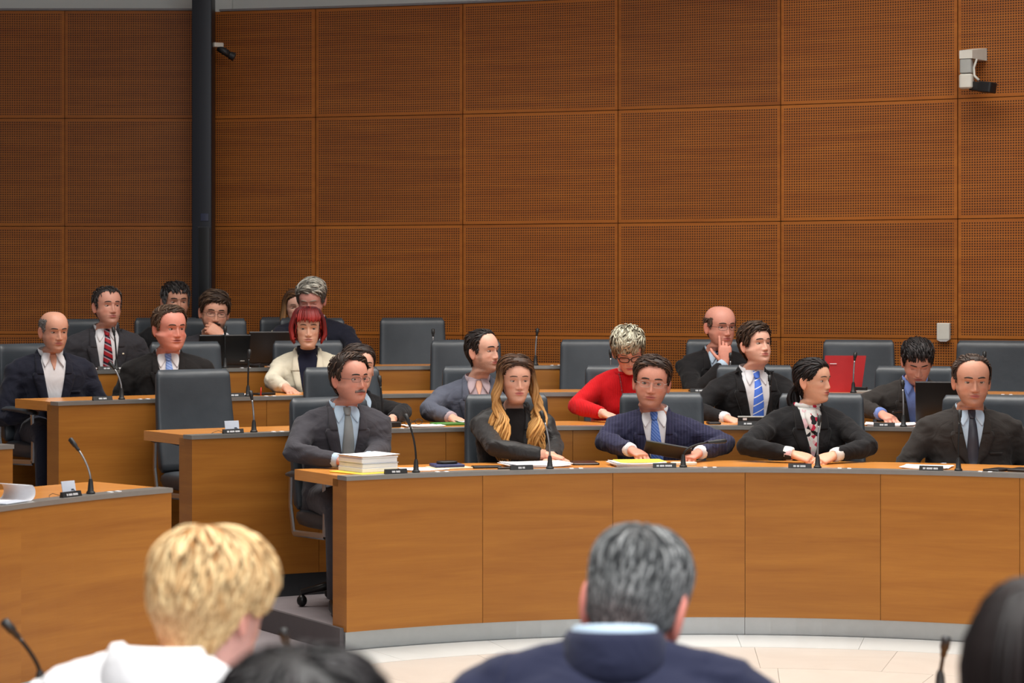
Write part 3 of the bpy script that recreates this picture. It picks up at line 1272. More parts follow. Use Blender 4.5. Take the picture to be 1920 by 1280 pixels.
def hand_mesh(pose):
    """wrist at the origin, fingers to +X, back of the hand +Z, thumb on +Y"""
    if pose in _hands:
        return _hands[pose]
    poses = {  # curl of index..little, thumb curl, thumb spread
        'relax': ([28, 32, 36, 40], 20, 38),
        'flat': ([10, 10, 12, 14], 12, 40),
        'fist': ([84, 86, 88, 88], 55, 30),
        'grip': ([58, 62, 64, 66], 30, 20),
        'point': ([22, 62, 70, 74], 40, 28),
        'write': ([44, 50, 60, 66], 42, 24),
        'think': ([6, 58, 70, 76], 24, 52),
        'clasp': ([46, 50, 52, 54], 30, 24),
    }
    curls, tc, tsp = poses[pose]
    mb = MB()
    # forearm stump and palm
    mb.tube([(-.035, 0, 0), (-.02, 0, 0), (-.005, 0, .0), (.012, 0, 0)], [.026, .027, .027, .027], 12, flat=.78)
    rings = []
    for xx, hw, ht, zc in ((-.008, .025, .019, 0), (.015, .031, .019, 0), (.045, .040, .0175, .001), (.075, .043, .015, .001), (.095, .041, .0125, 0), (.104, .034, .009, -.001)):
        rings.append([Vector((xx, hw * math.copysign(abs(math.cos(a)) ** .7, math.cos(a)), zc + ht * math.sin(a))) for a in [2 * math.pi * k / 14 for k in range(14)]])
    mb.loft(rings)
    lens = [.072, .080, .075, .058]
    ys = [.031, .0105, -.0105, -.030]
    xs_ = [.096, .101, .097, .088]
    rr = [.0088, .0090, .0086, .0076]
    for k in range(4):
        seg = [lens[k] * .46, lens[k] * .30, lens[k] * .24]
        p_ = Vector((xs_[k] - .012, ys[k], 0))
        spread = math.radians((1.5 - k) * 3.0)
        a = math.radians(curls[k] * .5)
        pts = [p_]
        rad = [rr[k] * 1.05]
        for s_ in range(3):
            L = seg[s_] + (.012 if s_ == 0 else 0)
            d = Vector((math.cos(a) * math.cos(spread), math.sin(spread) * math.cos(a), -math.sin(a)))
            pts.append(p_ + d * L * .5)
            rad.append(rr[k] * (1 - .06 * s_))
            p_ = p_ + d * L
            pts.append(p_)
            rad.append(rr[k] * (1.0 - .10 * s_) * (.62 if s_ == 2 else 1.02))
            a += math.radians(curls[k] * (1.0 if s_ == 0 else .75))
        mb.tube(pts, rad, 10)
    # thumb leaves the side of the palm near its base
    a = math.radians(tsp)
    p_ = Vector((.018, .026, -.006))
    pts = [p_]
    rad = [.0145]
    dn = math.radians(tc)
    for s_, L in enumerate((.040, .032, .026)):
        d = Vector((math.cos(a), math.sin(a) * math.cos(dn * .6), -math.sin(dn) * (.5 + .2 * s_))).normalized()
        pts.append(p_ + d * L * .5)
        rad.append((.0125, .0100, .0094)[s_])
        p_ = p_ + d * L
        pts.append(p_)
        rad.append((.0106, .0098, .006)[s_])
        a -= math.radians(tc * .55)
    mb.tube(pts, rad, 10)
    co, no, fs = remesh(mb, .0034, 3)
    _hands[pose] = (co, fs)
    return _hands[pose]


def place_hand(pose, wrist, fdir, up, side, scale=1.0):
    """side -1: image-left hand (thumb on +Y), +1: mirrored"""
    co, fs = hand_mesh(pose)
    c = co.copy() * scale
    if side > 0:
        c[:, 1] *= -1
        fs = [tuple(reversed(f)) for f in fs]
    X = Vector(fdir).normalized()
    Zv = Vector(up)
    Zv = (Zv - X * Zv.dot(X)).normalized()
    Yv = Zv.cross(X)
    R = np.array([[X.x, Yv.x, Zv.x], [X.y, Yv.y, Zv.y], [X.z, Yv.z, Zv.z]])
    return c @ R.T + np.array(wrist), fs


def ik(Sp, W, L1, L2, pole):
    d = W - Sp
    D = d.length
    D2 = min(D, (L1 + L2) * .995)
    u = d.normalized()
    Wn = Sp + u * D2
    a = (L1 * L1 - L2 * L2 + D2 * D2) / (2 * D2)
    h = math.sqrt(max(0, L1 * L1 - a * a))
    pl = Vector(pole)
    pl = (pl - u * pl.dot(u)).normalized()
    return Sp + u * a + pl * h, Wn


def dense(rows, n):
    K = np.array(rows, float)
    t = np.linspace(0, len(K) - 1, n)
    out = np.empty((n, K.shape[1]))
    for c in range(K.shape[1]):
        out[:, c] = np.interp(t, np.arange(len(K)), K[:, c])
    return out


def person(label, sp):
    R, zt, zf = sp['rowdata'] if 'rowdata' in sp else ROW[sp['row']]
    u, vt, vc = sp['u'], sp['vt'], sp['vc']
    if 'Y' in sp:
        Y = sp['Y']
    else:
        a_ = ang(u, R + sp.get('rh', .72))
        Y = pol(a_, R + sp.get('rh', .72)).y
    hs_ = sp.get('hs')
    if hs_ is None:
        hs_ = max(.93, min(1.12, ((vc - vt) / F * Y - .014) / .232))
    hc = P(u, (vt + vc) / 2 + 2, Y)          # centre of the head, world
    by = math.radians(sp.get('by', 0))
    hyaw = math.radians(sp.get('hy', 0)) - by
    pitch = math.radians(sp.get('hp', 0))
    roll = math.radians(sp.get('hr', 0))
    Rb = Matrix.Rotation(by, 3, 'Z')
    hx, fwd = sp.get('hx', 0.0), sp.get('fwd', .05)
    root_xy = hc - Rb @ Vector((hx, -fwd, 0))
    root = empty('person', (root_xy.x, root_xy.y, zf), by)
    tag(root, label, 'person')
    inv = Rb.inverted()

    def toloc(w):
        return inv @ (Vector(w) - root.location)
    hcl = toloc(hc)
    Rh = Matrix.Rotation(hyaw, 3, 'Z') @ Matrix.Rotation(pitch, 3, 'X') @ Matrix.Rotation(roll, 3, 'Y')
    Rh_np = np.array(Rh)
    verts, base, nn, faces, C, qring = head_grid(sp)
    mid = np.array([0, .004, .116])

    def H(p_):           # head space -> person space
        p_ = np.atleast_2d(np.array(p_, float))
        return (p_ - mid) * hs_ @ Rh_np.T + np.array(hcl)
    fem = sp.get('fem', 0)
    bw = sp.get('bw', .90 if fem else 1.0)
    bd = sp.get('bd', 1.0)
    pv = Vector(H([0, .03, .03])[0])          # top of the neck under the skull
    nb = pv + Vector((sp.get('nbx', -hx * .25), .030 + .03 * math.sin(max(0, pitch)), -.074 * hs_ - sp.get('nl', 0.0)))
    # ---------------- body mesh (head, neck, trunk, hands)
    body = MB()
    hv = H(verts)
    wN = sstep(18.0, 14.2, qring)
    rest = base.copy() * hs_
    rest = rest - np.array([0, .018, -.0775]) * hs_ + np.array(nb)
    hv = hv * wN[:, None] + rest * (1 - wN[:, None])
    body.add(hv, faces, c=np.clip(C, 0, 1).tolist())
    sk = np.array(sp.get('skin', S(212, 160, 136))[:3])
    for sx in (-1, 1):                        # ears
        if sp.get('noears'):
            break
        n_, m_ = 14, 10
        es = sp.get('ear', 1.06)
        rings = []
        for i in range(m_ + 1):
            a = -math.pi / 2 + math.pi * i / m_
            ca = max(math.cos(a), .03)
            ring = []
            for k in range(n_):
                b = 2 * math.pi * k / n_
                ex, ey, ez = .0085 * ca * math.cos(b), .019 * ca * math.sin(b) * (1.0 + .18 * math.sin(a)), .0325 * math.sin(a)
                if ex > 0:
                    rr2 = (ey / .019) ** 2 + (ez / .0325) ** 2
                    ex *= .25 + .95 * min(1, rr2 * 1.15)
                ex, ey = ex * math.cos(.42) + ey * math.sin(.42), -ex * math.sin(.42) + ey * math.cos(.42)
                ring.append((sx * (.0785 * 1.045 * sp.get('wid', 1.0) + ex * es), .012 + ey * es + .12 * ez, .105 + ez * es))
            rings.append(ring)
        rr_ = H([q for r_ in rings for q in r_])
        n2 = len(rings[0])
        f_ = [(i * n2 + j, i * n2 + (j + 1) % n2, (i + 1) * n2 + (j + 1) % n2, (i + 1) * n2 + j) for i in range(m_) for j in range(n2)]
        if sx < 0:
            f_ = [tuple(reversed(q)) for q in f_]
        body.add(rr_, f_, c=tuple(sk * np.array([1.0, .84, .80])))
    # eyelids and eyes
    eyes = []
    lid = sp.get('lid', .32)
    gz = sp.get('gaze', (0, 0))
    for sx in (-1, 1):
        ex, ez = sx * .0312, .1185
        ey = surf_y(verts, ex, ez) + .0050
        er = np.array([.0158, .0092, .0080])
        em = MB()
        n_, m_ = 20, 14
        vv, cc = [], []
        for i in range(m_ + 1):
            a = math.pi * i / m_            # from the front pole (-y) to the back
            for k in range(n_):
                b = 2 * math.pi * k / n_
                q = np.array([math.sin(a) * math.cos(b), -math.cos(a), math.sin(a) * math.sin(b)])
                w = q * er
                vv.append(H([ex + w[0], ey + w[1], ez + w[2]])[0])
                dd = math.hypot(w[0] - gz[0] * .006, w[2] - gz[1] * .003)
                if dd < .0026:
                    cc.append(S(14, 12, 12)[:3])
                elif dd < .0070:
                    cc.append(sp.get('iris', S(58, 42, 32))[:3])
                else:
                    cc.append(S(186, 176, 168)[:3])
        ff = [(i * n_ + k, i * n_ + (k + 1) % n_, (i + 1) * n_ + (k + 1) % n_, (i + 1) * n_ + k) for i in range(m_) for k in range(n_)]
        em.add(vv, ff, c=cc)
        eyes.append(em)
        # lids: a shell over the upper (and a little of the lower) eyeball
        for top_ in (1, -1):
            vv, cc = [], []
            nl_, nk = 7, 16
            lim = lid if top_ > 0 else -.72
            for i in range(nl_ + 1):
                zz = (1.0 + (lim - 1.0) * i / nl_) if top_ > 0 else (-1.0 + (lim + 1.0) * i / nl_)
                zz = max(-.999, min(.999, zz))
                rad_ = math.sqrt(1 - zz * zz)
                for k in range(nk + 1):
                    b = math.pi * k / nk
                    # almond: the lid edge comes down toward the corners
                    w = np.array([rad_ * math.cos(b), -rad_ * math.sin(b), zz]) * er * 1.13
                    vv.append(H([ex + w[0], ey + w[1], ez + w[2]])[0])
                    lash = (i >= nl_) and top_ > 0
                    cc.append(tuple(sk * (.16 if fem else .26)) if lash else tuple(sk * np.array([.86, .74, .70])))
            ff = [(i * (nk + 1) + k, i * (nk + 1) + k + 1, (i + 1) * (nk + 1) + k + 1, (i + 1) * (nk + 1) + k) for i in range(nl_) for k in range(nk)]
            body.add(vv, ff, c=cc)
    # ---------------- trunk
    hip = Vector((0, sp.get('hipy', .07), .46))
    TR = [(0.0, .190, .135, .130), (.18, .182, .140, .120), (.38, .178, .135, .115), (.58, .188, .132, .118), (.74, .196, .124, .118),
          (.86, .188, .104, .108), (.93, .150, .082, .092), (.975, .105, .066, .078), (1.0, .074, .056, .070)]

    def trunk(mb, grow=0.0, stub=False):
        rings = []
        rows = dense(TR, 34)
        for t, hw, fd, bk in rows:
            c = hip + (nb - hip) * t
            c.y += .020 * math.sin(t * math.pi)
            ring = []
            for k in range(40):
                a = 2 * math.pi * k / 40
                ca, sa = math.cos(a), math.sin(a)
                xx = (hw * bw + grow) * math.copysign(abs(sa) ** .85, sa)
                dpt = (fd * bd + grow) if ca > 0 else (bk + grow)
                yy = -dpt * math.copysign(abs(ca) ** .8, ca)
                if ca > 0:
                    yy -= sp.get('belly', 0.0) * gs(t - .22, .22) * ca
                    if fem:
                        yy -= sp.get('bust', .030) * gs(t - .62, .10) * (gs(abs(xx) - .075, .06)) * ca
                ring.append(c + Vector((xx, yy, 0)))
            rings.append(ring)
        if stub:
            for dz, r_ in ((.02, .062), (.06, .060)):
                ring = []
                for k in range(40):
                    a = 2 * math.pi * k / 40
                    ring.append(nb + Vector((r_ * math.sin(a), .004 - r_ * math.cos(a), dz)))
                rings.append(ring)
        mb.loft(rings)
    tb = MB()
    trunk(tb)
    body.add([tuple(Vector(q) * 1.0) for q in tb.v], tb.f, c=tuple(sk))
    tb2 = MB()
    trunk(tb2, .012, True)
    bvT = BVHTree.FromPolygons([Vector(q) for q in tb2.v], tb2.f)
    # ---------------- arms
    jk = MB()
    trunk(jk, .012)
    L1, L2 = sp.get('L1', .30) * (.94 if fem else 1), sp.get('L2', .255) * (.94 if fem else 1)
    sw = .176 * bw
    tilt = sp.get('tilt', 0.0)
    hands = []
    slim = sp.get('slim', .92 if fem else 1.0)
    for sx in (-1, 1):
        ar = sp.get('L' if sx < 0 else 'R', {})
        Sh = nb + Vector((sx * sw, .012, -.074 - sx * tilt))
        # trapezius to shoulder cap
        jk.tube([nb + Vector((sx * .03, .02, -.012)), nb + Vector((sx * .09, .018, -.030 - sx * tilt * .4)), Sh + Vector((0, 0, .010))], [.050, .054, .056], 12)
        kind, *w = ar.get('w', ('loc', sx * .17, -.12, .52))
        if kind == 'desk':                      # pixel column, distance behind the desk front, height over the top
            aa = ang(w[0], R + w[1])
            W = toloc(pol(aa, R + w[1], zt + (w[2] if len(w) > 2 else .035)))
        elif kind == 'px':
            W = toloc(P(w[0], w[1], w[2]))
        elif kind == 'face':
            W = Vector(H([w[0], w[1], w[2]])[0])
        else:
            W = Vector(w)
        if kind == 'desk' and 'dir' in ar:      # forearm lying on the desk along the hand
            hd0 = Vector(ar['dir']).normalized()
            E = W - hd0 * L2
            E.z = W.z + ar.get('ez', .03)
            dE = E - Sh
            if dE.length > L1 * 1.25:
                E = Sh + dE * (L1 * 1.25 / dE.length)
            Wn = W
        else:
            E, Wn = ik(Sh, W, L1, L2, ar.get('pole', (sx * .6, .35, -.8)))
        k_ = slim
        jk.tube([Sh + Vector((-sx * .03, 0, .012)), Sh + Vector((sx * .012, 0, -.004)), Sh.lerp(E, .3), Sh.lerp(E, .7), E, E.lerp(Wn, .3), E.lerp(Wn, .7), E.lerp(Wn, .97)],
                [.056 * k_, .066 * k_, .062 * k_, .057 * k_, .054 * k_, .053 * k_, .045 * k_, .040 * k_], 14)
        fd = (Wn - E).normalized()
        hd = Vector(ar['dir']) if 'dir' in ar and kind != 'desk' else fd + Vector((0, 0, -.10 if kind == 'desk' else 0))
        if ar.get('dirspace') == 'face':
            hd = Rh @ hd
        up_ = Vector(ar.get('up', (0, 0, 1)))
        if ar.get('dirspace') == 'face':
            up_ = Rh @ up_
        hp_, hf_ = place_hand(ar.get('pose', 'relax'), Wn + fd * .012, hd, up_, sx, .92 if fem else 1.0)
        body.add(hp_, hf_, c=tuple(sk * np.array([1.0, .93, .9])))
        body.tube([Sh + Vector((-sx * .05, 0, 0)), Sh, Sh.lerp(E, .5), E, E.lerp(Wn, .5), Wn + hd * .012], [.045, .048, .042, .038, .032, .026], 10, c=tuple(sk))
        hands.append((E, Wn, fd, sx))
    co, no, fs = remesh(jk, sp.get('vox', .0115), 7)
    amp = sp.get('wr', .0062)
    for i in range(len(co)):
        q = co[i]
        n1 = noise.noise(Vector((q[0] * 14 + 3, q[1] * 9, q[2] * 22 + sp['u'] * .1)))
        n2 = noise.noise(Vector((q[0] * 30, q[1] * 30 + 5, q[2] * 42 + sp['u'] * .07)))
        n3 = 1 - abs(noise.noise(Vector((q[0] * 11 + 7, q[1] * 11, q[2] * 17 + sp['u'] * .13)))) * 2.2
        lowz = 1.0 if abs(q[0]) > .15 else .5
        co[i] = q + no[i] * (amp * (.7 * n1 + .4 * n2 + .9 * max(0, n3) ** 2 - .3) * lowz)
    cov = [Vector(q) for q in co]
    bv = BVHTree.FromPolygons(cov, fs)
    jm = sp['jacket']
    gname = sp.get('garment', 'jacket')
    J = MB().add(co, fs)
    nbz = nb.z

    def cast(x, z):
        o_ = Vector((x + 0, -1.2, z))
        h1 = bvT.ray_cast(o_, Vector((0, 1, 0)))
        h2 = bv.ray_cast(o_, Vector((0, 1, 0)))
        y1 = h1[0].y if h1[0] is not None else None
        y2 = h2[0].y if h2[0] is not None else None
        if y1 is None:
            return y2 if y2 is not None else nb.y - .06
        if y2 is not None and abs(y2 - y1) < .035:
            return min(y1, y2)
        return y1

    cxs = sp.get('cx', 0.0)

    def axis(z):        # trunk centre line at height z
        t = (z - hip.z) / max(.1, nb.z - hip.z)
        return hip.x + (nb.x - hip.x) * t + cxs * (1 - t)

    def sheet(rows, nx, off, thick=.004, ny=18, bulge=0.0, mb=None, c=None):
        D = dense(rows, ny)
        v1, v2 = [], []
        for z_, xa, xb in D:
            for k in range(nx + 1):
                x_ = xa + (xb - xa) * k / nx + axis(nbz + z_)
                y_ = cast(x_, nbz + z_)
                e = bulge * (1 - (2 * k / nx - 1) ** 2)
                v1.append((x_, y_ - off - e, nbz + z_))
                v2.append((x_, y_ - off + thick + .004, nbz + z_))
        n1 = nx + 1
        N = len(v1)
        f = []
        for i in range(ny - 1):
            for k in range(nx):
                a = i * n1 + k
                f.append((a, a + n1, a + n1 + 1, a + 1))
                f.append((N + a, N + a + 1, N + a + n1 + 1, N + a + n1))
        for i in range(ny - 1):
            a, b = i * n1, i * n1 + nx
            f.append((a, N + a, N + a + n1, a + n1))
            f.append((b, b + n1, N + b + n1, N + b))
        for k in range(nx):
            a, b = k, (ny - 1) * n1 + k
            f.append((a, a + 1, N + a + 1, N + a))
            f.append((b, N + b, N + b + 1, b + 1))
        m = mb or MB()
        m.add(v1 + v2, f, c=c)
        return m
    vb = sp.get('vdepth', .32)          # depth of the jacket opening
    vw = sp.get('vw', .062)             # half width at the collar
    children = []
    if gname in ('jacket', 'blazer'):
        def vx(z):                       # half width of the opening at depth z below the neck
            t = max(0, min(1, -z / vb))
            return vw * (1 - t) ** .85 + .004
        # lapels
        for sx in (-1, 1):
            rows = []
            for z_, w_ in ((.020, .020), (-.02, .030), (-.065, .040), (-.095, .046)):
                x0 = vx(z_)
                rows.append((z_, sx * x0, sx * (x0 + w_)))
            sheet(rows, 5, .016, .008, 12, .003, J)
            rows = []
            lw_ = sp.get('lapel', .062)
            for z_, w_ in ((-.085, .052), (-.100, lw_), (-.125, lw_ * .98), (-.20, lw_ * .80), (-vb * .85, lw_ * .45), (-vb - .005, .006)):
                x0 = vx(z_)
                rows.append((z_, sx * x0, sx * (x0 + w_)))
            sheet(rows, 6, .014, .008, 20, .004, J)
        # front edge closing line below the opening, a breast pocket and collar round the neck
        sheet([(-vb, -.003, .004), (-vb - .16, .004, .010)], 1, .0075, .004, 8, 0, J)
        sheet([(-.19, .085, .15), (-.202, .085, .15)], 4, .008, .004, 3, 0, J)
        rings = []
        for k in range(25):
            a = math.radians(-128 + 256 * k / 24)
            bk_ = .5 + .5 * math.cos(a)
            ed = min(1, .35 + .65 * min(k, 24 - k) / 3)
            rings.append([nb + Vector((r_ * math.sin(a), .012 + r_ * math.cos(a), -.016 + (z_ + .018) * ed + .014 * bk_)) for r_, z_ in ((.100, -.060), (.1005, -.030), (.095, -.006), (.086, .018), (.079, .030), (.074, .031), (.070, .024), (.072, -.01), (.076, -.05))])
        J.loft(rings)
        if sp.get('buttons'):
            for z_ in (-vb - .02, -vb - .12):
                y_ = cast(axis(nbz + z_), nbz + z_)
                J.ball((axis(nbz + z_) + .004, y_ - .010, nbz + z_), (.009, .005, .009), 10, 6)
        # shirt in the opening
        sm = sp.get('shirt')
        if sm is not None:
            rows = [(.012, -vx(.012) * .8, vx(.012) * .8)]
            for k in range(1, 9):
                z_ = -vb * k / 8 * .99
                rows.append((z_, -vx(z_) - .010, vx(z_) + .010))
            sh = sheet(rows, 10, .0065, .004, 26)
            tn = sp.get('turtle')
            if tn:
                rings = []
                for z_, g in ((-.03, .016), (-.01, .008), (.02, .005), (.050, .004), (.056, .0)):
                    c_ = nb.lerp(pv, max(0, z_) / .09)
                    rings.append([Vector((c_.x + (.062 * .95 + g) * math.sin(a), c_.y - .002 - (.062 * .95 + g) * math.cos(a), nb.z + z_)) for a in [2 * math.pi * k / 28 for k in range(28)]])
                sh.loft(rings, cap=False)
            elif not sp.get('nocollar'):
                # collar stand
                rings = []
                nkr = .0600 * sp.get('neck', .90 if fem else 1.10) + .004
                for z_, g in ((-.016, -.004), (.006, .001), (.044, .001), (.046, -.003)):
                    ring = []
                    for k in range(32):
                        a = 2 * math.pi * k / 32
                        fz = z_ + .014 * (-math.cos(a)) * (1 if z_ > 0 else 0)
                        ring.append(Vector((nb.x + (nkr + g) * math.sin(a), nb.y + .010 - (nkr + g + .002) * math.cos(a), nb.z + fz)))
                    rings.append(ring)
                sh.loft(rings, cap=False)
                oc = sp.get('open_collar', 0)
                for sx in (-1, 1):
                    g = .012 * oc
                    rows = [(.026, sx * (.004 + g), sx * .050), (.006, sx * (.010 + g), sx * .062), (-.022, sx * (.020 + g), sx * .064), (-.044, sx * (.036 + g), sx * .056), (-.056, sx * (.045 + g), sx * .050)]
                    sheet(rows, 5, .0125 if not oc else .017, .004, 12, .003, sh)
                if oc:                     # open neck: skin showing in a small V
                    rows = [(.016, -.020, .020), (-.02, -.017, .017), (-.07, -.002, .002)]
                    skm = sheet(rows, 4, .0105, .003, 10, 0, None, tuple(sk))
                    body.add(skm.v, skm.f, c=tuple(sk))
            o = sh.build('shirt', sm, root)
            children.append(o)
        # cuffs
        if sp.get('cuffs', True) and sm is not None:
            for E, Wn, fd, sx in hands:
                cf = MB()
                cf.tube([Wn - fd * .03, Wn - fd * .004, Wn + fd * .012], [.036, .0365, .034], 14)
                cf.build('shirt_cuff', sm, root)
        if sp.get('tie') is not None:
            tx = sp.get('tiex', 0.0)
            T = sheet([(.020, -.019, .019), (.004, -.019, .019), (-.020, -.013, .013)], 6, .017, .006, 8, .008)
            ln_ = min(.40, vb + .03)
            sheet([(-.016, -.013, .013), (-.05, -.018 + tx * .1, .020 + tx * .1), (-.15, -.028 + tx * .5, .030 + tx * .5), (-ln_, -.036 + tx, .038 + tx)], 6, .013, .004, 20, .006, T)
            T.build('tie', sp['tie'], root)
        if sp.get('pin'):
            pb = MB()
            x_, z_ = .095, -.135
            pb.ball((axis(nbz + z_) + x_, cast(x_, nbz + z_) - .018, nbz + z_), (.008, .004, .006), 10, 6)
            pb.build('lapel_pin', plain('pin_gold', S(235, 225, 200), 0.4), root)
    elif gname == 'sweater':
        pts = []
        for k in range(25):
            a = 2 * math.pi * k / 24
            pts.append(nb + Vector((.072 * math.sin(a), .010 + .074 * math.cos(a), .010 + .010 * math.cos(a))))
        J.tube(pts, .012, 8)
    J.build(gname, jm, root)
    if sp.get('necklace'):
        nk_ = MB()
        for k in range(46):
            t = k / 45
            x_ = -.05 + .062 * t - .03 * math.sin(t * math.pi) * 0
            z_ = .0 - .34 * t
            x_ = -.058 + .045 * t
            y_ = cast(axis(nbz + z_) + x_, nbz + z_)
            nk_.ball((axis(nbz + z_) + x_, y_ - .008, nbz + z_), .0042 if k % 6 else .0062, 6, 4)
        z_ = -.17
        nk_.ball((axis(nbz + z_) - .040, cast(-.040, nbz + z_) - .010, nbz + z_), (.012, .007, .016), 8, 6)
        nk_.build('bead_necklace', plain('beads_red', S(150, 60, 66), 0.3), root)
    # ---------------- legs, shoes
    tr = MB()
    lg = MB()
    kn = -.43 + (.0 if not fem else .02)
    for sx in (-1, 1):
        sl = sx * (.10 if not fem else .085)
        tr.tube([(sl * .9, .10, .50), (sl, -.05, .53), (sl * 1.1, kn + .12, .535), (sl * 1.15, kn, .51), (sl * 1.15, kn - .01, .42), (sl * 1.12, kn + .02, .25), (sl * 1.1, kn + .04, .085)],
                [.095, .092, .076, .068, .064, .056, .050], 12)
        ft = MB()
        rings = []
        for y_, hw_, h_ in ((.075, .022, .05), (.06, .034, .085), (.02, .038, .09), (-.05, .044, .062), (-.12, .045, .042), (-.165, .034, .030), (-.18, .016, .018)):
            rings.append([Vector((sl * 1.1 + hw_ * math.copysign(abs(math.cos(a)) ** .7, math.cos(a)), kn + .03 + y_, max(0.0, h_ * (.5 + .5 * math.sin(a))))) for a in [2 * math.pi * k / 12 for k in range(12)]])
        ft.loft(rings)
        ft.build('shoe', M_BLACK, root)
    tr.build('trousers', sp.get('trousers', jm), root)
    body.build('body', M_SKIN, root)
    for em in eyes:
        em.build('eye', M_EYE, root)
    # ---------------- hair, brows, moustache
    hm = MB()
    hd_ = sp['hair']
    build_hair(hd_, base, nn, faces, qring, hm)
    if 'extra' in sp:
        sp['extra'](hm)
    hm.v = [tuple(q) for q in H(hm.v)]
    hm.build('hair', M_HAIR, root)
    bc = sp.get('brow', tuple(v * .8 for v in hd_['c0'][:3]))[:3]
    bt = .0022 if fem else .0031
    for sx in (-1, 1):
        bm_ = MB()
        pts, rd = [], []
        for k in range(8):
            t = k / 7
            x_ = sx * (.0125 + .038 * t)
            z_ = .1372 + sp.get('browz', 0) + .0012 + .0050 * math.sin((.18 + .82 * t) * math.pi * .86) - .0025 * max(0, t - .7) - sp.get('frown', .0) * .35 * (1 - t)
            pts.append((x_, surf_y(verts, x_, z_) - .0012, z_))
            rd.append(bt * (.75 + .5 * math.sin(t * math.pi)) * (1 if t < .9 else .5))
        bm_.tube(pts, rd, 6, flat=.6, up=(0, -1, 0), c=bc)
        bm_.v = [tuple(q) for q in H(bm_.v)]
        bm_.build('eyebrow', M_HAIR, root)
    if sp.get('moustache'):
        mm = MB()
        mc = sp['moustache'][:3]
        mrs = np.random.default_rng(5)
        for k in range(170):
            x_ = (mrs.random() - .5) * .058
            z0_ = .0665 - .0045 * abs(x_) / .023 - mrs.random() * .003
            z1_ = z0_ - .0095
            x1_ = x_ * 1.12
            p0 = (x_, surf_y(verts, x_, z0_) - .001, z0_)
            p1 = (x_ * 1.06, surf_y(verts, x_ * 1.06, (z0_ + z1_) / 2) - .0035, (z0_ + z1_) / 2)
            p2 = (x1_, surf_y(verts, x1_, z1_) - .0025, z1_)
            g = .7 + .7 * mrs.random()
            mm.tube([p0, p1, p2], [.0014, .0016, .0006], 4, c=tuple(min(1, q * g) for q in mc))
        mm.v = [tuple(q) for q in H(mm.v)]
        mm.build('moustache', M_HAIR, root)
    if sp.get('glasses'):
        gl = sp['glasses']
        gm = MB()
        ln = MB()
        hw_, hh_, tr_ = gl.get('w', .0235), gl.get('h', .0145), gl.get('r', .0011)
        yb_ = surf_y(verts, 0, .112) - .004
        for sx in (-1, 1):
            pts = []
            for k in range(29):
                a = 2 * math.pi * k / 28
                ca, sa = math.cos(a), math.sin(a)
                x_ = sx * .0325 + hw_ * math.copysign(abs(ca) ** .6, ca)
                z_ = .1165 + hh_ * math.copysign(abs(sa) ** .7, sa)
                pts.append((x_, yb_ + .006 * (abs(x_) / .05) ** 2 * 2, z_))
            if gl.get('half'):
                gm.tube(pts[0:15], tr_, 6)
            else:
                gm.tube(pts, tr_, 6)
            ln.add(pts[:-1], [tuple(range(28)) if sx > 0 else tuple(reversed(range(28)))])
            xe = sx * (.0325 + hw_)
            gm.tube([(xe, yb_ + .009, .120), (sx * .068, yb_ + .030, .121), (sx * .083 * sp.get('wid', 1), -.01, .122), (sx * .083 * sp.get('wid', 1), .018, .118)], tr_ * 1.15, 6)
        gm.tube([(-.0325 + hw_, yb_ + .001, .119), (0, yb_ - .002, .121), (.0325 - hw_, yb_ + .001, .119)], tr_, 6)
        gm.v = [tuple(q) for q in H(gm.v)]
        ln.v = [tuple(q) for q in H(ln.v)]
        go = gm.build('eyeglasses', plain('frame_' + gl['name'], gl['c'], .3, gl.get('metal', 0)), root)
        ln.build('lens', M_LENS, go)
    if sp.get('scarf') is not None:
        sc = MB()
        for dz, rr_ in ((.0, .066), (.022, .060)):
            pts = [nb + Vector((rr_ * math.sin(a), .008 - rr_ * math.cos(a), .006 + dz - .006 * math.cos(a))) for a in [2 * math.pi * k / 24 for k in range(25)]]
            sc.tube(pts, .014, 8, flat=1.0)
        sheet([(.004, -.03, .03), (-.03, -.034, .030), (-.07, -.022, .026), (-.11, -.006, .012)], 6, .016, .006, 10, .010, sc)
        sc.build('neck_scarf', sp['scarf'], root)
    return root, H, nb

# ------------------------------------------------------------------ hair helpers for long styles
def side_locks(c0, c1, seed, n=34, zlen=-.30, wave=.012, wid=.0115, spread=1.0, yoff=0.0):
    def f(mb):
        rs = np.random.default_rng(seed)
        for sx in (-1, 1):
            for k in range(n):
                a = rs.random()
                b = rs.random()
                o = .014 * rs.random()
                ln = zlen * (.72 + .4 * rs.random())
                yy = -.048 + .075 * a
                pts = [(.006 * sx, -.060 + .09 * a, .228), (sx * (.045 + o), -.062 + .09 * a, .214 + o), (sx * (.078 + o), yy, .165), (sx * (.084 + o), yy, .105),
                       (sx * (.083 + o * 1.6) * spread, yy - .01, .035), (sx * (.083 + .03 * b) * spread, yy - .030, -.04),
                       (sx * (.062 + .055 * b) * spread, yy - .055 + yoff, ln * .45), (sx * (.055 + .055 * b) * spread, yy - .070 + yoff, ln * .75), (sx * (.050 + .05 * b) * spread, yy - .065 + yoff, ln)]
                lock(mb, pts, wid * (.7 + .6 * rs.random()), c0, c1, rs, wave, 26, .55, phase=a * 3)
    return f


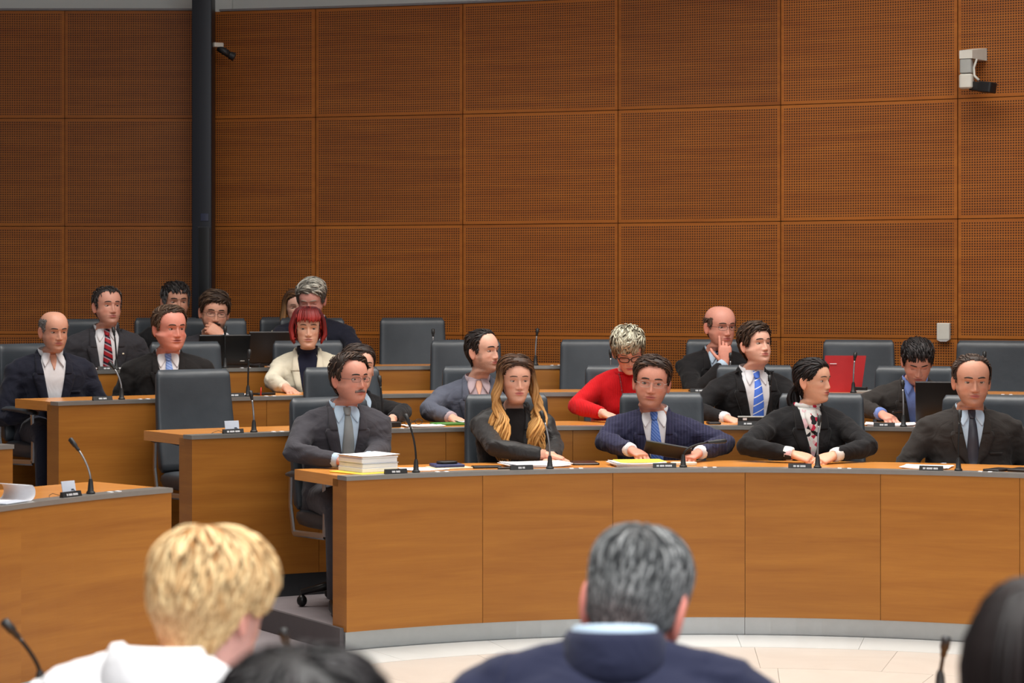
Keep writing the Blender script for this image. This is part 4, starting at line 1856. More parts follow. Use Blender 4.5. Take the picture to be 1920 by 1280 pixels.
def bob_locks(c0, c1, seed, n=42, zend=.02, fringe=True, back=True):
    def f(mb):
        rs = np.random.default_rng(seed)
        for sx in (-1, 1):
            for k in range(n):
                a = rs.random()
                o = .012 * rs.random()
                yy = -.058 + .11 * a
                ze = zend + .03 * rs.random() - .02 * a
                pts = [(.004 * sx, -.04 + .09 * a, .240), (sx * (.05 + o), -.055 + .1 * a, .222 + o), (sx * (.084 + o), yy, .165), (sx * (.092 + o), yy, .105), (sx * (.086 + o), yy - .004, .06), (sx * (.074 + o), yy - .008, ze)]
                lock(mb, pts, .009, c0, c1, rs, .003, 14, .5)
        if fringe:
            for k in range(34):
                x_ = -.065 + .13 * rs.random()
                ze = .150 + .02 * rs.random() + .12 * max(0, x_ * .3)
                pts = [(x_ * .3 + .01, -.02, .243), (x_ * .8, -.075, .228), (x_ * 1.02, -.104, .19), (x_ * 1.1 - .004, -.108, ze)]
                lock(mb, pts, .0085, c0, c1, rs, .001, 10, .45)
        if back:
            for k in range(60):
                a = (rs.random() - .5) * 2.6
                ze = zend + .02 * rs.random()
                sn, cs = math.sin(a), math.cos(a)
                pts = [(0, .03, .242), (.05 * sn, .03 + .045 * cs, .228), (.088 * sn, .01 + .098 * cs, .17), (.092 * sn, .012 + .105 * cs, .10), (.085 * sn, .01 + .092 * cs, ze)]
                lock(mb, pts, .010, c0, c1, rs, .003, 12, .5)
    return f


def tail_locks(c0, seed, zlen=-.06, y0=.10):
    def f(mb):
        rs = np.random.default_rng(seed)
        for k in range(26):
            a = rs.random() * 6.28
            r_ = .026 * math.sqrt(rs.random())
            ox, oz = r_ * math.cos(a), r_ * math.sin(a)
            pts = [(ox * 1.6, y0 - .03, .10 + oz), (ox, y0 + .012, .075 + oz * .5), (ox * 1.5, y0 + .030 + oz, .03), (ox * 1.4, y0 + .020 + oz, zlen * .5), (ox * .6, y0 + .01 + oz, zlen)]
            lock(mb, pts, .011, c0, tuple(v * 1.3 for v in c0[:3]) + (1,), rs, .002, 12, .8)
    return f


# ------------------------------------------------------------------ colours of the clothes
BLACK = fabric(S(26, 25, 27), 'black_suit')
BLACK2 = fabric(S(32, 30, 30), 'brown_black_suit')
CHAR = fabric(S(58, 57, 62), 'charcoal_suit')
CHAR2 = fabric(S(50, 46, 44), 'warm_charcoal_suit')
GREYS = fabric(S(66, 64, 70), 'dark_grey_suit')
NAVY = fabric(S(40, 40, 66), 'navy_pinstripe', stripe=(.016, .08, S(84, 84, 116)))
NAVYB = fabric(S(28, 30, 44), 'navy_blazer')
NAVYF = fabric(S(30, 34, 58), 'navy_jacket')
GBLUE = fabric(S(88, 92, 106), 'grey_blue_blazer')
CREAM = fabric(S(226, 218, 196), 'cream_blazer', fold=.35)
WHITEJ = fabric(S(246, 246, 248), 'white_jacket', fold=.3)
REDK = fabric(S(206, 16, 26), 'red_knit', rib=True, fold=.35)
SHW = fabric(S(232, 232, 236), 'white_shirt', fold=.25)
SHB = fabric(S(190, 212, 232), 'pale_blue_shirt', fold=.25)
SHBL = fabric(S(120, 142, 205), 'blue_shirt', fold=.3)
SHM = fabric(S(186, 166, 172), 'mauve_shirt', fold=.25)
NAVT = fabric(S(24, 26, 46), 'navy_knit', fold=.3)
BLOU = fabric(S(34, 30, 30), 'black_blouse', fold=.4)
FLOR = floral()
T_GREY = plain('grey_tie', S(132, 136, 136), .5)
T_BLUE = stripe_mat('blue_dotted_tie', S(70, 104, 178), S(120, 150, 210), .012, .25, 45)
T_BLUEW = stripe_mat('blue_white_striped_tie', S(78, 122, 226), S(236, 240, 250), .040, .13, 118)
T_PALE = stripe_mat('pale_blue_tie', S(112, 142, 206), S(150, 176, 224), .014, .4, 60)
T_RED = stripe_mat('red_striped_tie', S(158, 28, 38), S(30, 26, 44), .038, .28, 62, S(170, 150, 160))
T_DARK = plain('dark_tie', S(44, 46, 58), .45)
T_DKST = stripe_mat('dark_striped_tie', S(26, 30, 54), S(150, 165, 195), .028, .14, 118)
T_BLG = plain('blue_grey_tie', S(86, 98, 124), .5)

SK1, SK2, SK3, SK4 = S(214, 160, 136), S(204, 142, 122), S(222, 176, 152), S(196, 140, 116)
DKB = S(42, 30, 24)
BLK = S(24, 20, 20)
BRN = S(74, 54, 40)


def hr(line, c0, c1=None, **k):
    d = dict(line=line, c0=c0)
    if c1:
        d['c1'] = c1
    d.update(k)
    return d


# ---------------- front desk
person('man in dark grey suit with thin glasses, moustache and grey tie, looking aside', dict(
    row=1, u=655, vt=663, vc=754, by=16, hy=42, hp=0, fwd=.05, hx=.02, skin=SK2, wid=1.03, jaw=1.06, dbl=.4, stubble=.12, moustache=S(120, 104, 98),
    hair=hr('recede', DKB, S(96, 74, 60), comb='side', sx=1.0, thick=.011, vol=.7, n=300, part=.25),
    glasses=dict(name='silver', c=S(70, 62, 62), w=.024, h=.0125, r=.0010), jacket=GREYS, shirt=SHB, tie=T_GREY, vdepth=.34, bw=1.03, belly=.03,
    L=dict(w=('desk', 632, .46, .04), pose='relax', dir=(.72, -.7, 0)), R=dict(w=('desk', 690, .48, .04), pose='relax', dir=(-.45, -.9, 0)), frown=.002, gaze=(.5, 0)))
LOCK_B = side_locks(S(66, 42, 28), S(214, 158, 90), 11, 70, -.30, .022, .0078, 1.14)
person('woman with long wavy brown-to-blond hair in black satin blazer, forearm on the desk', dict(
    row=1, u=966, vt=667, vc=755, by=8, hy=14, hp=1, fwd=.06, hx=.0, fem=1, skin=S(218, 164, 140), lipc=S(196, 104, 100), brow=S(58, 40, 32), lid=.18,
    hair=hr('fem', S(64, 42, 28), S(120, 84, 56), comb='part', thick=.012, vol=.8, n=220, len=.07), extra=LOCK_B, noears=1,
    jacket=fabric(S(40, 38, 38), 'black_satin', rough=.5, fold=.6), shirt=BLOU, cuffs=False, nocollar=True, vdepth=.30, vw=.05, gaze=(.4, 0),
    L=dict(w=('desk', 1018, .42, .045), pose='relax', dir=(1, -.25, -.05), pole=(-1, .2, -.6)), R=dict(w=('desk', 1034, .46, .03), pose='relax', dir=(-.25, -1, 0))))
person('man in navy pinstripe suit with blue tie holding a black tablet', dict(
    row=1, u=1222, vt=667, vc=763, by=-4, hy=-4, hp=3, hr=5, fwd=.05, hx=-.045, skin=SK2, wid=1.0, stubble=.22,
    hair=hr('short', S(48, 34, 28), S(92, 68, 54), comb='part', partx=.035, thick=.011, vol=.5, n=280, dz=.006), glasses=dict(name='rimless', c=S(190, 180, 176), w=.0255, h=.0150, r=.0006), jacket=NAVY, shirt=SHW, tie=T_BLUE, vdepth=.36, bw=1.06, tiex=.0, lid=.5,
    nbx=.02, tilt=.012,
    L=dict(w=('desk', 1182, .46, .06), pose='grip', dir=(.55, -.85, 0.0)), R=dict(w=('desk', 1312, .46, .045), pose='grip', dir=(-.55, -.85, 0))))
person('woman in black suit and floral blouse, dark hair tied back, hands clasped', dict(
    row=1, u=1523, vt=671, vc=754, by=6, hy=52, hp=-1, fwd=.06, hx=0, fem=1, skin=S(220, 168, 140), brow=S(40, 30, 28), lipc=S(186, 96, 96),
    hair=hr('fem', S(20, 16, 17), S(52, 44, 44), comb='back', thick=.008, vol=.3, n=300, len=.07, sback=.9), extra=tail_locks(S(20, 16, 17), 4), jacket=BLACK, shirt=FLOR, scarf=FLOR, nocollar=True,
    vdepth=.24, vw=.055, bw=1.0, gaze=(.3, 0), lid=.3,
    L=dict(w=('desk', 1482, .40, .045), pose='clasp', dir=(.85, -.5, .05), pole=(-1, .1, -.5), up=(0, -.5, 1)), R=dict(w=('desk', 1566, .40, .042), pose='clasp', dir=(-.85, -.5, .05), pole=(1, .1, -.5), up=(0, -.5, 1))))
person('man in buttoned charcoal suit with pale blue shirt and dark tie, high forehead', dict(
    row=1, u=1822, vt=664, vc=760, by=-4, hy=-2, hp=4, fwd=.05, hx=.0, skin=S(196, 142, 118), wid=1.02, stubble=.28, frown=.004,
    hair=hr('high', S(58, 46, 40), S(104, 88, 78), comb='back', thick=.007, vol=.3, n=240), jacket=CHAR2, shirt=SHB, tie=T_DARK, vdepth=.27, bw=1.12, belly=.04, buttons=True, lid=.3,
    L=dict(w=('loc', -.15, -.16, .665), pose='relax', dir=(1, -.5, 0), pole=(-.9, .3, -.5)), R=dict(w=('loc', .20, -.14, .62), pose='relax')))
# ---------------- second desk
person('dark-haired woman in black jacket and pale collar, half hidden behind the grey-tie man', dict(
    row=2, u=672, vt=644, vc=731, by=18, hy=22, hp=-2, fwd=.05, hx=-.01, fem=1, skin=S(214, 164, 142), brow=S(44, 32, 30), lipc=S(186, 104, 98), wid=.98, lid=.25,
    hair=hr('fem', S(46, 36, 32), S(88, 72, 64), comb='part', partx=.02, thick=.008, vol=.4, n=260, len=.07, sback=.8), jacket=BLACK, shirt=SHB, cuffs=False, open_collar=.4, vdepth=.28, gaze=(.3, 0),
    R=dict(w=('desk', 735, .42, .03), pose='relax', dir=(-.6, -1, 0))))
person('man with receding dark hair and stubble in grey-blue blazer, turned aside', dict(
    row=2, u=904, vt=620, vc=694, by=6, hy=52, hp=-2, fwd=.05, hx=.02, skin=S(216, 166, 144), stubble=.42, wid=.96, hs=.98,
    hair=hr('high', S(30, 24, 23), S(66, 56, 52), comb='back', thick=.008, vol=.3, n=260, dz=-.004), jacket=GBLUE, shirt=SHM, open_collar=.5, vdepth=.34, bw=1.0, nl=.02, gaze=(.3, 0),
    L=dict(w=('desk', 846, .44, .03), pose='relax', dir=(.45, -.9, 0), pole=(-1, .2, -.5)), R=dict(w=('desk', 950, .44, .03), pose='relax', dir=(-.45, -.9, 0))))
person('woman in red ribbed sweater with dark glasses and spiky grey-blond hair, looking down', dict(
    row=2, u=1178, vt=612, vc=697, hs=1.0, rh=.60, by=10, hy=4, hp=30, hr=-6, fwd=.17, hx=.0, fem=1, skin=S(224, 170, 150), wid=1.0, lid=-.55, neck=.9, vox=.0105,
    hair=hr('low', S(112, 104, 88), S(232, 226, 200), comb='forward', sx=-.35, thick=.013, vol=.7, n=520, len=.060, w=.0062, lift=.006, mess=1.1, spike=1.5, hipow=.8, root=.45, cs=S(120, 108, 86), seed=8),
    glasses=dict(name='black', c=S(22, 20, 22), w=.0260, h=.0155, r=.0026), garment='sweater', jacket=REDK, necklace=True, wr=.002, trousers=BLACK,
    L=dict(w=('desk', 1130, .38, .05), pose='point', dir=(.45, -.88, -.10), pole=(-1, .2, -.45)), R=dict(w=('desk', 1225, .42, .04), pose='relax', dir=(-.5, -1, 0))))
person('young man in black suit, white shirt and bright blue tie with white stripes', dict(
    row=2, u=1416, vt=606, vc=684, by=12, hy=30, hp=-8, fwd=.04, hx=0, skin=S(224, 172, 150), wid=1.0, jaw=1.04, dbl=.3, stubble=.08, lipc=S(196, 108, 104),
    hair=hr('short', S(52, 38, 30), S(96, 74, 58), comb='side', sx=-.8, thick=.011, vol=1.0, n=300, dz=-.006, lift=.007), jacket=BLACK, shirt=SHW, tie=T_BLUEW, vdepth=.40, vw=.085, bw=1.0, nl=.01,
    gaze=(.3, .3), L=dict(w=('desk', 1360, .42, .02), pose='relax', dir=(.5, -1, 0)), R=dict(w=('desk', 1480, .42, .02), pose='relax', dir=(-.5, -1, 0))))
person('black-haired man in dark jacket and open blue shirt, head bent over papers', dict(
    row=2, u=1720, vt=634, vc=716, hs=.98, rh=.64, by=-4, hy=-4, hp=30, fwd=.13, hx=0, skin=S(214, 156, 136), stubble=.15, lid=-.5, wid=.98,
    hair=hr('low', S(22, 19, 20), S(60, 54, 54), comb='forward', sx=.2, thick=.012, vol=.5, n=340, len=.045, dz=.008), jacket=CHAR2, shirt=SHBL, open_collar=.6, vdepth=.36, bw=1.06, vw=.07,
    L=dict(w=('desk', 1652, .40, .05), pose='write', dir=(.42, -.9, -.12), pole=(-1, .2, -.5)), R=dict(w=('desk', 1775, .42, .03), pose='relax', dir=(-.8, -.8, 0))))
# ---------------- third desk
person('bald man with grey side hair in navy blazer and open white shirt', dict(
    row=3, u=101, vt=580, vc=657, by=22, hy=32, hp=6, fwd=.04, hx=.0, skin=S(204, 150, 126), stubble=.18, wid=.98, frown=.004,
    hair=hr('bald', S(110, 106, 104), S(150, 146, 142), comb='back', thick=.003, vol=0, n=200, len=.02, w=.004, lift=.001, up=.192), jacket=NAVYB, shirt=SHW, open_collar=.8, vdepth=.38, bw=1.05, vw=.07, cuffs=True,
    L=dict(w=('loc', -.14, -.20, .66), pose='relax'), R=dict(w=('loc', .17, -.20, .66), pose='relax'), brow=S(70, 58, 52), gaze=(.3, -.2)))
person('heavy man with brown hair, black suit and pale blue tie, lips parted, small white pin', dict(
    row=3, u=318, vt=573, vc=655, by=10, hy=36, hp=2, fwd=.04, hx=-.02, skin=S(212, 140, 122), wid=1.05, jaw=1.12, dbl=1.0, mouth_open=.5, frown=.003, blush=1.2, pin=True,
    hair=hr('recede', S(72, 54, 42), S(122, 98, 78), comb='side', sx=.9, thick=.010, vol=.6, n=280), jacket=BLACK2, shirt=SHW, tie=T_PALE, vdepth=.30, bw=1.14, belly=.04,
    L=dict(w=('loc', -.18, -.15, .60), pose='relax'), R=dict(w=('loc', .18, -.15, .60), pose='relax'), gaze=(.4, 0)))
LOCK_M = bob_locks(S(74, 18, 20), S(150, 44, 40), 21, 40, .035)
person('woman with short dyed red hair in cream blazer over navy turtleneck', dict(
    row=3, u=577, vt=575, vc=652, by=6, hy=8, hp=2, fwd=.05, hx=.0, fem=1, skin=S(214, 166, 142), wid=1.02, brow=S(70, 44, 38), lipc=S(182, 110, 100),
    hair=hr('bob', S(96, 24, 24), S(168, 50, 44), comb='crown', thick=.010, vol=.5, n=160), extra=LOCK_M, noears=1, jacket=CREAM, shirt=NAVT, turtle=1, cuffs=False, vdepth=.36, vw=.058, lapel=.045, trousers=BLACK,
    L=dict(w=('desk', 536, .44, .03), pose='relax', dir=(.35, -.9, 0), pole=(-1, .2, -.5)), R=dict(w=('desk', 616, .44, .03), pose='relax', dir=(-.35, -.9, 0))))
person('balding man with glasses in black suit, chin resting on his raised hand', dict(
    row=3, u=1350, vt=570, vc=650, by=6, hy=22, hp=4, fwd=.07, hx=.0, skin=S(212, 150, 132), wid=1.0, stubble=.1,
    hair=hr('bald', S(84, 66, 56), S(120, 100, 86), comb='back', thick=.004, vol=0, n=200, len=.025, w=.004, up=.170), glasses=dict(name='dark_rim', c=S(60, 44, 40), w=.025, h=.0135, r=.0012),
    jacket=BLACK, shirt=SHB, tie=T_DKST, vdepth=.34, bw=1.06,
    L=dict(w=('face', -.040, -.128, -.088), pose='think', dirspace='face', dir=(.10, .18, 1), up=(-.35, -1, .2), pole=(-.8, -.1, -.8)), R=dict(w=('desk', 1400, .42, .03), pose='relax', dir=(-1, -.4, 0))))
# ---------------- rear desk
person('dark-haired man in charcoal suit with red striped tie and lapel pin', dict(
    row=4, u=201, vt=535, vc=609, by=18, hy=32, hp=-2, fwd=.04, hx=0, skin=S(206, 150, 130), stubble=.25, wid=1.0, dbl=.4, pin=True,
    hair=hr('recede', S(48, 42, 40), S(96, 88, 84), comb='forward', sx=.2, thick=.006, vol=.2, n=260, len=.03, dz=-.006), jacket=CHAR, shirt=SHW, tie=T_RED, vdepth=.46, vw=.075, bw=1.06, belly=.02,
    L=dict(w=('loc', -.17, -.16, .60), pose='relax'), R=dict(w=('loc', .17, -.16, .60), pose='relax'), gaze=(.3, 0)))
person('bearded man with thin glasses in dark suit, fist held to his mouth', dict(
    row=4, u=402, vt=545, vc=621, by=10, hy=14, hp=8, hr=4, fwd=.08, hx=0, skin=S(212, 158, 134), wid=1.02, stubble=.62, beardc=S(60, 42, 34), moustache=S(40, 26, 22), lid=-.1,
    hair=hr('low', S(52, 38, 30), S(98, 78, 62), comb='side', sx=-.9, thick=.012, vol=.6, n=300, dz=.004), glasses=dict(name='thin_dark', c=S(52, 46, 46), w=.024, h=.015, r=.0010), jacket=CHAR, shirt=SHW, tie=T_BLG, vdepth=.34, bw=1.06,
    R=dict(w=('face', .050, -.150, -.012), pose='fist', dirspace='face', dir=(-.85, .22, .50), up=(.3, -1, .35), pole=(.9, -.1, -.7)), L=dict(w=('loc', -.12, -.30, .74), pose='relax', dir=(1, -.3, 0))))
person('grey-haired man in dark suit looking down, behind the red-haired woman', dict(
    row=4, u=584, vt=523, vc=596, hs=1.02, by=2, hy=-6, hp=20, fwd=.09, hx=-.01, skin=S(208, 150, 138), wid=1.0, lid=-.5, brow=S(150, 140, 128),
    hair=hr('short', S(112, 108, 100), S(226, 222, 208), comb='side', sx=.9, thick=.013, vol=.7, n=360, len=.06, lift=.006, hipow=.9, dz=-.008, mess=.8, cs=S(104, 98, 94)), jacket=NAVYB, shirt=SHW, tie=T_DARK, vdepth=.36, bw=1.15,
    L=dict(w=('desk', 540, .30, .035), pose='relax', dir=(.5, -1, 0)), R=dict(w=('desk', 632, .38, .035), pose='relax', dir=(-.6, -1, 0))))
# ---------------- chairs along the wall
person('man with greying temples in black by the wall, fingers over his mouth', dict(
    row=5, u=329, vt=527, vc=600, rh=.46, by=14, hy=22, hp=3, fwd=.04, hx=0, skin=S(200, 146, 122), wid=.98, stubble=.3, frown=.003,
    hair=hr('short', S(34, 30, 30), S(70, 66, 66), comb='forward', sx=.2, thick=.009, vol=.5, n=260, cs=S(96, 94, 94), dz=-.004), jacket=BLACK, shirt=SHW, tie=T_DARK, vdepth=.30,
    R=dict(w=('face', .062, -.125, -.045), pose='relax', dirspace='face', dir=(-.75, .12, .70), up=(.35, -1, .3), pole=(.9, -.1, -.8)), L=dict(w=('loc', -.1, -.2, .58), pose='relax')))
LOCK_S = side_locks(S(84, 58, 40), S(176, 128, 74), 31, 30, -.10, .006, .010)
person('woman with shoulder-length brown hair and cream top by the wall, half hidden', dict(
    row=5, u=556, vt=541, vc=607, rh=.46, by=10, hy=10, hp=4, fwd=.04, hx=-.03, fem=1, skin=S(222, 172, 152), lid=.2,
    hair=hr('fem', S(84, 58, 40), S(140, 100, 64), comb='part', thick=.010, vol=.5, n=160, len=.06), extra=LOCK_S, noears=1, garment='sweater', jacket=CREAM, trousers=BLACK))

# ---------------- people in front, seen from behind
FG = (0.0, .75, 0.0)
BL_LOCK = bob_locks(S(150, 116, 70), S(240, 218, 160), 41, 50, .055, fringe=False)
person('woman with short layered blond hair in white jacket, seen from behind', dict(
    rowdata=FG, u=396, vt=1020, vc=1263, Y=3.85, hs=1.0, by=158, hy=146, hp=20, hr=4, fwd=.13, hx=-.11, nbx=.035, nl=-.060, fem=1, skin=S(226, 172, 160), wid=1.0, neck=.95,
    hair=hr('fem', S(184, 130, 74), S(255, 226, 172), comb='crown', thick=.015, vol=.6, volb=.5, n=1700, len=.075, w=.0040, lift=.010, mess=.75, spike=1.0, hipow=.7, root=.6, seed=5, nape=.030),
    jacket=WHITEJ, shirt=SHW, cuffs=False, nocollar=True, bw=1.1, trousers=BLACK, vox=.009,
    L=dict(w=('loc', -.16, -.30, .78), pose='relax'), R=dict(w=('loc', .16, -.30, .78), pose='relax')))
person('grey-haired man in navy jacket with pale blue collar, seen from behind', dict(
    rowdata=FG, u=1192, vt=1008, vc=1254, Y=3.85, hs=1.02, ear=1.32, by=178, hy=166, hp=22, hr=-8, fwd=.14, hx=-.055, nl=-.078, skin=S(220, 150, 138), wid=.94,
    hair=hr('short', S(50, 52, 54), S(150, 152, 152), side=.35, comb='crown', thick=.009, vol=.6, n=1700, len=.05, w=.0032, lift=.004, mess=.5, hipow=1.9, root=.75, seed=6, nape=.030, crx=.0),
    jacket=NAVYF, shirt=SHB, tie=T_DARK, bw=1.16, vox=.009,
    L=dict(w=('loc', -.18, -.30, .78), pose='relax'), R=dict(w=('loc', .18, -.30, .78), pose='relax')))
person('person with short black hair, only the blurred crown showing before the blond woman', dict(
    rowdata=FG, u=568, vt=1240, vc=1688, Y=2.35, hs=1.05, by=178, hy=176, hp=8, fwd=.06, hx=0, skin=SK1,
    hair=hr('low', S(18, 16, 17), S(44, 40, 42), comb='crown', thick=.013, vol=.3, n=700, len=.05, w=.005, nape=.030), jacket=BLACK, shirt=SHW, vox=.012,
    L=dict(w=('loc', -.16, -.30, .78)), R=dict(w=('loc', .16, -.30, .78))))


def back_locks(mb):
    rs = np.random.default_rng(9)
    for k in range(220):
        a = (rs.random() - .5) * 4.4
        sn, cs = math.sin(a), math.cos(a)
        o = 1 + .12 * rs.random()
        ze = -.30 + .1 * rs.random()
        pts = [(0, .01, .246), (.06 * sn, .01 + .06 * cs, .230), (.090 * sn * o, .012 + .104 * cs * o, .165), (.096 * sn * o, .014 + .112 * cs * o, .08), (.100 * sn * o, .030 + .10 * cs * o, -.03), (.105 * sn * o, .055 + .085 * cs * o, -.14), (.10 * sn * o, .065 + .08 * cs * o, ze)]
        lock(mb, pts, .011, S(20, 14, 14), S(40, 28, 26), rs, .004, 16, .5)


person('person with long straight dark hair, seen from behind at the edge of the floor', dict(
    rowdata=FG, u=1972, vt=1112, vc=1436, Y=2.85, hs=1.0, by=178, hy=184, hp=4, fwd=.05, hx=0, fem=1, skin=SK1,
    hair=hr('bob', S(20, 14, 14), S(46, 34, 32), comb='crown', thick=.012, vol=.3, n=300, len=.06, w=.005), extra=back_locks, noears=1, jacket=BLACK, shirt=SHW, vox=.012,
    L=dict(w=('loc', -.16, -.30, .78)), R=dict(w=('loc', .16, -.30, .78))))
for (u, Y, by, lab) in ((380, 3.98, 158, 'low-backed grey chair under the blond woman in white'), (1165, 4.0, 178, 'low-backed grey chair under the grey-haired man in navy'),
                        (568, 2.42, 178, 'low-backed grey chair under the person with short black hair'), (1925, 2.92, 178, 'low-backed grey chair under the person with long dark hair')):
    q = P(u, 1000, Y)
    put_chair((q.x, Y - .10, 0), math.radians(by), lab, back_top=.72, full=False)

# ------------------------------------------------------------------ things on the desks
M_MIC = plain('mic_black', S(26, 26, 27), .5)
M_MICS = plain('mic_silver', S(150, 150, 152), .3, .8)
M_PRINT = plain('white_print', S(225, 225, 228), .6, var=.0)


def on_desk(u, row, dr):
    R, zt, zf = ROW[row]
    a = ang(u, R + dr)
    return pol(a, R + dr, zt), a


def mic(u, row, uh, vh, label, dy=.03, dr=.055, silver=False, base=None, bend=.55):
    if base is None:
        b, a = on_desk(u, row, dr)
        b.z += .004
    else:
        b = Vector(base)
    root = empty('gooseneck_microphone', b)
    tag(root, label, 'microphone', 'gooseneck microphones')
    tip = P(uh, vh, b.y + dy) - b
    m = MB()
    m.lathe([(.019, 0), (.019, .006), (.0135, .012), (.010, .05), (.0065, .062)], 14)
    m.build('base', M_MIC, root, autosmooth=40)
    c1 = Vector((0, 0, max(.06, tip.z * bend)))
    pts = []
    n = 16
    for k in range(n + 1):
        t = k / n
        pts.append(Vector((0, 0, .05)) * (1 - t) ** 2 + c1 * 2 * t * (1 - t) + tip * t * t)
    k1 = int(n * .78)
    m = MB()
    m.tube(pts[:k1 + 1], .0048, 8)
    m.build('gooseneck', M_MICS if silver else M_BLACKM, root)
    d = (tip - pts[k1]).normalized()
    m = MB()
    L = (tip - pts[k1]).length
    L2 = max(L, .05)
    q0 = pts[k1]
    m.tube([q0, q0 + d * .006, q0 + d * (L2 * .35), q0 + d * (L2 * .42), q0 + d * (L2 * .95), q0 + d * (L2 * 1.02)], [.0055, .0075, .0078, .0105, .0108, .005], 12)
    m.build('mic_head', M_MIC, root)
    return root


MICS = [
    (170, '1L', 131, 822, 'microphone on the side desk, leaning, behind the aisle-side name plate', True, .55),
    (228, 3, 205, 678, 'leaning silver microphone before the bald man in white shirt', True, .6),
    (476, 2, 470, 735, 'microphone beside the empty chair at the aisle end of the second desk', True, .6),
    (780, 1, 760, 776, 'microphone on the front desk beside the tall stack of papers', False, .6),
    (1031, 1, 1014, 770, 'microphone before the woman with long wavy hair', True, .6),
    (1281, 1, 1362, 826, 'microphone bent low sideways before the man with the tablet', False, .95),
    (1533, 1, 1537, 778, 'microphone before the woman with clasped hands', True, .6),
    (1797, 1, 1800, 768, 'microphone before the man in buttoned charcoal suit', False, .6),
    (218, 4, 212, 613, 'microphone before the man with red striped tie', False, .6),
    (422, 4, 422, 611, 'microphone in front of the open laptop on the rear desk', False, .6),
    (465, 3, 468, 655, 'microphone on the third desk in front of the two laptops', False, .6),
    (612, 4, 610, 610, 'microphone before the grey-haired man looking down', True, .6),
    (812, 4, 812, 617, 'microphone on the rear desk before the empty chair', True, .6),
    (717, 2, 711, 704, 'black microphone before the dark-haired woman in black', False, .6),
    (1004, 4, 1008, 616, 'microphone alone on the empty stretch of the rear desk', True, .6),
    (1145, 3, 1145, 655, 'microphone behind the woman in red sweater', True, .6),
    (1369, 3, 1370, 662, 'microphone before the man resting his chin on his hand', True, .6),
    (1445, 2, 1443, 703, 'microphone before the young man with striped blue tie', False, .6),
    (1600, 3, 1604, 661, 'microphone before the upright red folder', True, .6),
    (1694, 2, 1692, 712, 'microphone before the man bent over papers', True, .6),
    (1846, 3, 1846, 659, 'microphone behind the man in buttoned charcoal suit', True, .6),
]
for (u, r, uh, vh, lab, sil, bd_) in MICS:
    rr = 1 if r == '1L' else r
    if r == '1L':
        q, a = on_desk(u, 1, .055)
    mic(u, rr, uh, vh, lab, silver=sil, bend=bd_)
    # two pale push buttons in the metal strip beside each microphone
    key = str(r)
    root, put = DESK[key]
    R, zt, zf = ROW[rr]
    for k in (1, 2):
        a = ang(u, R + .05) + (.05 + .045 * k) / R
        if key == '1L' and a > AISLE_L - .01:
            continue
        mb = MB().arcbox(R + .03, R + .055, a, a + .018 / R, zt + .001, zt + .0055, 2)
        put(mb, 'button', M_PAPER)


def nameplate(u, row, label, words, key=None, du=0.0):
    q, a = on_desk(u, row, .028)
    root = empty('name_plate', q + Vector((0, 0, .0035)), -a)
    tag(root, label, 'name plate', 'black name plates')
    m = MB()
    w, h, d = .112, .022, .022
    rings = [[Vector((sx * w / 2, y, z)) for (y, z) in ((-d / 2, 0), (d / 2, 0), (d / 2 - .004, h), (-d / 2 + .008, h))] for sx in (-1, 1)]
    m.loft(rings)
    m.build('block', M_BLACK, root, smooth=False)
    t = MB()
    x = -sum(.0042 * n_ + .004 for n_ in words) / 2
    rs = random.Random(int(u))
    for n_ in words:
        for k in range(n_):
            hh = .0085
            ww = .0028
            t.add([(x, -.0106, .006), (x + ww, -.0106, .006), (x + ww, -.0066, .006 + hh), (x, -.0066, .006 + hh)], [(0, 1, 2, 3)])
            x += .0042
        x += .004
    t.v = [(q_[0], q_[1] - .0012 if q_[2] < .008 else q_[1] - .0024, q_[2]) for q_ in t.v]
    t.build('lettering', M_PRINT, root, smooth=False)
    return root


for (u, r, lab, wd) in (
        (742, 1, 'black name plate before the tall stack of papers', (4, 5)), (978, 1, 'black name plate before the woman with long wavy hair', (4, 3)),
        (1246, 1, 'black name plate before the man with the tablet', (3, 5, 8)), (1500, 1, 'black name plate before the woman with clasped hands', (3, 3, 6)),
        (1746, 1, 'black name plate before the man in buttoned charcoal suit', (3, 7, 5)), (133, 1, 'black name plate on the side desk across the aisle', (2, 5, 7)),
        (437, 2, 'black name plate before the empty chair at the aisle end', (3, 6, 6)), (1158, 2, 'black name plate before the woman in red sweater', (4, 5)),
        (1403, 2, 'black name plate before the young man with striped blue tie', (3, 6)), (1658, 2, 'black name plate before the man bent over papers', (5, 4)),
        (192, 3, 'black name plate before the bald man in white shirt', (5, 5)), (1312, 3, 'black name plate before the man resting his chin', (4, 6)),
        (440, 3, 'black name plate on the third desk below the laptops', (4, 5)), (200, 4, 'black name plate before the man with red striped tie', (4, 4))):
    nameplate(u, r, lab, wd)


def slab(name, label, cat, u, row, dr, w, d, h, mat, rz=0.0, dz=0.0, r=.003, group=None, parts=None):
    q, a = on_desk(u, row, dr)
    root = empty(name, q + Vector((0, 0, .0005 + dz)), -a + math.radians(rz))
    tag(root, label, cat, group)
    MB().rbox(0, 0, 0, w, d, h, r, min(.002, h * .3)).build(parts or 'body', mat, root, autosmooth=40)
    return root


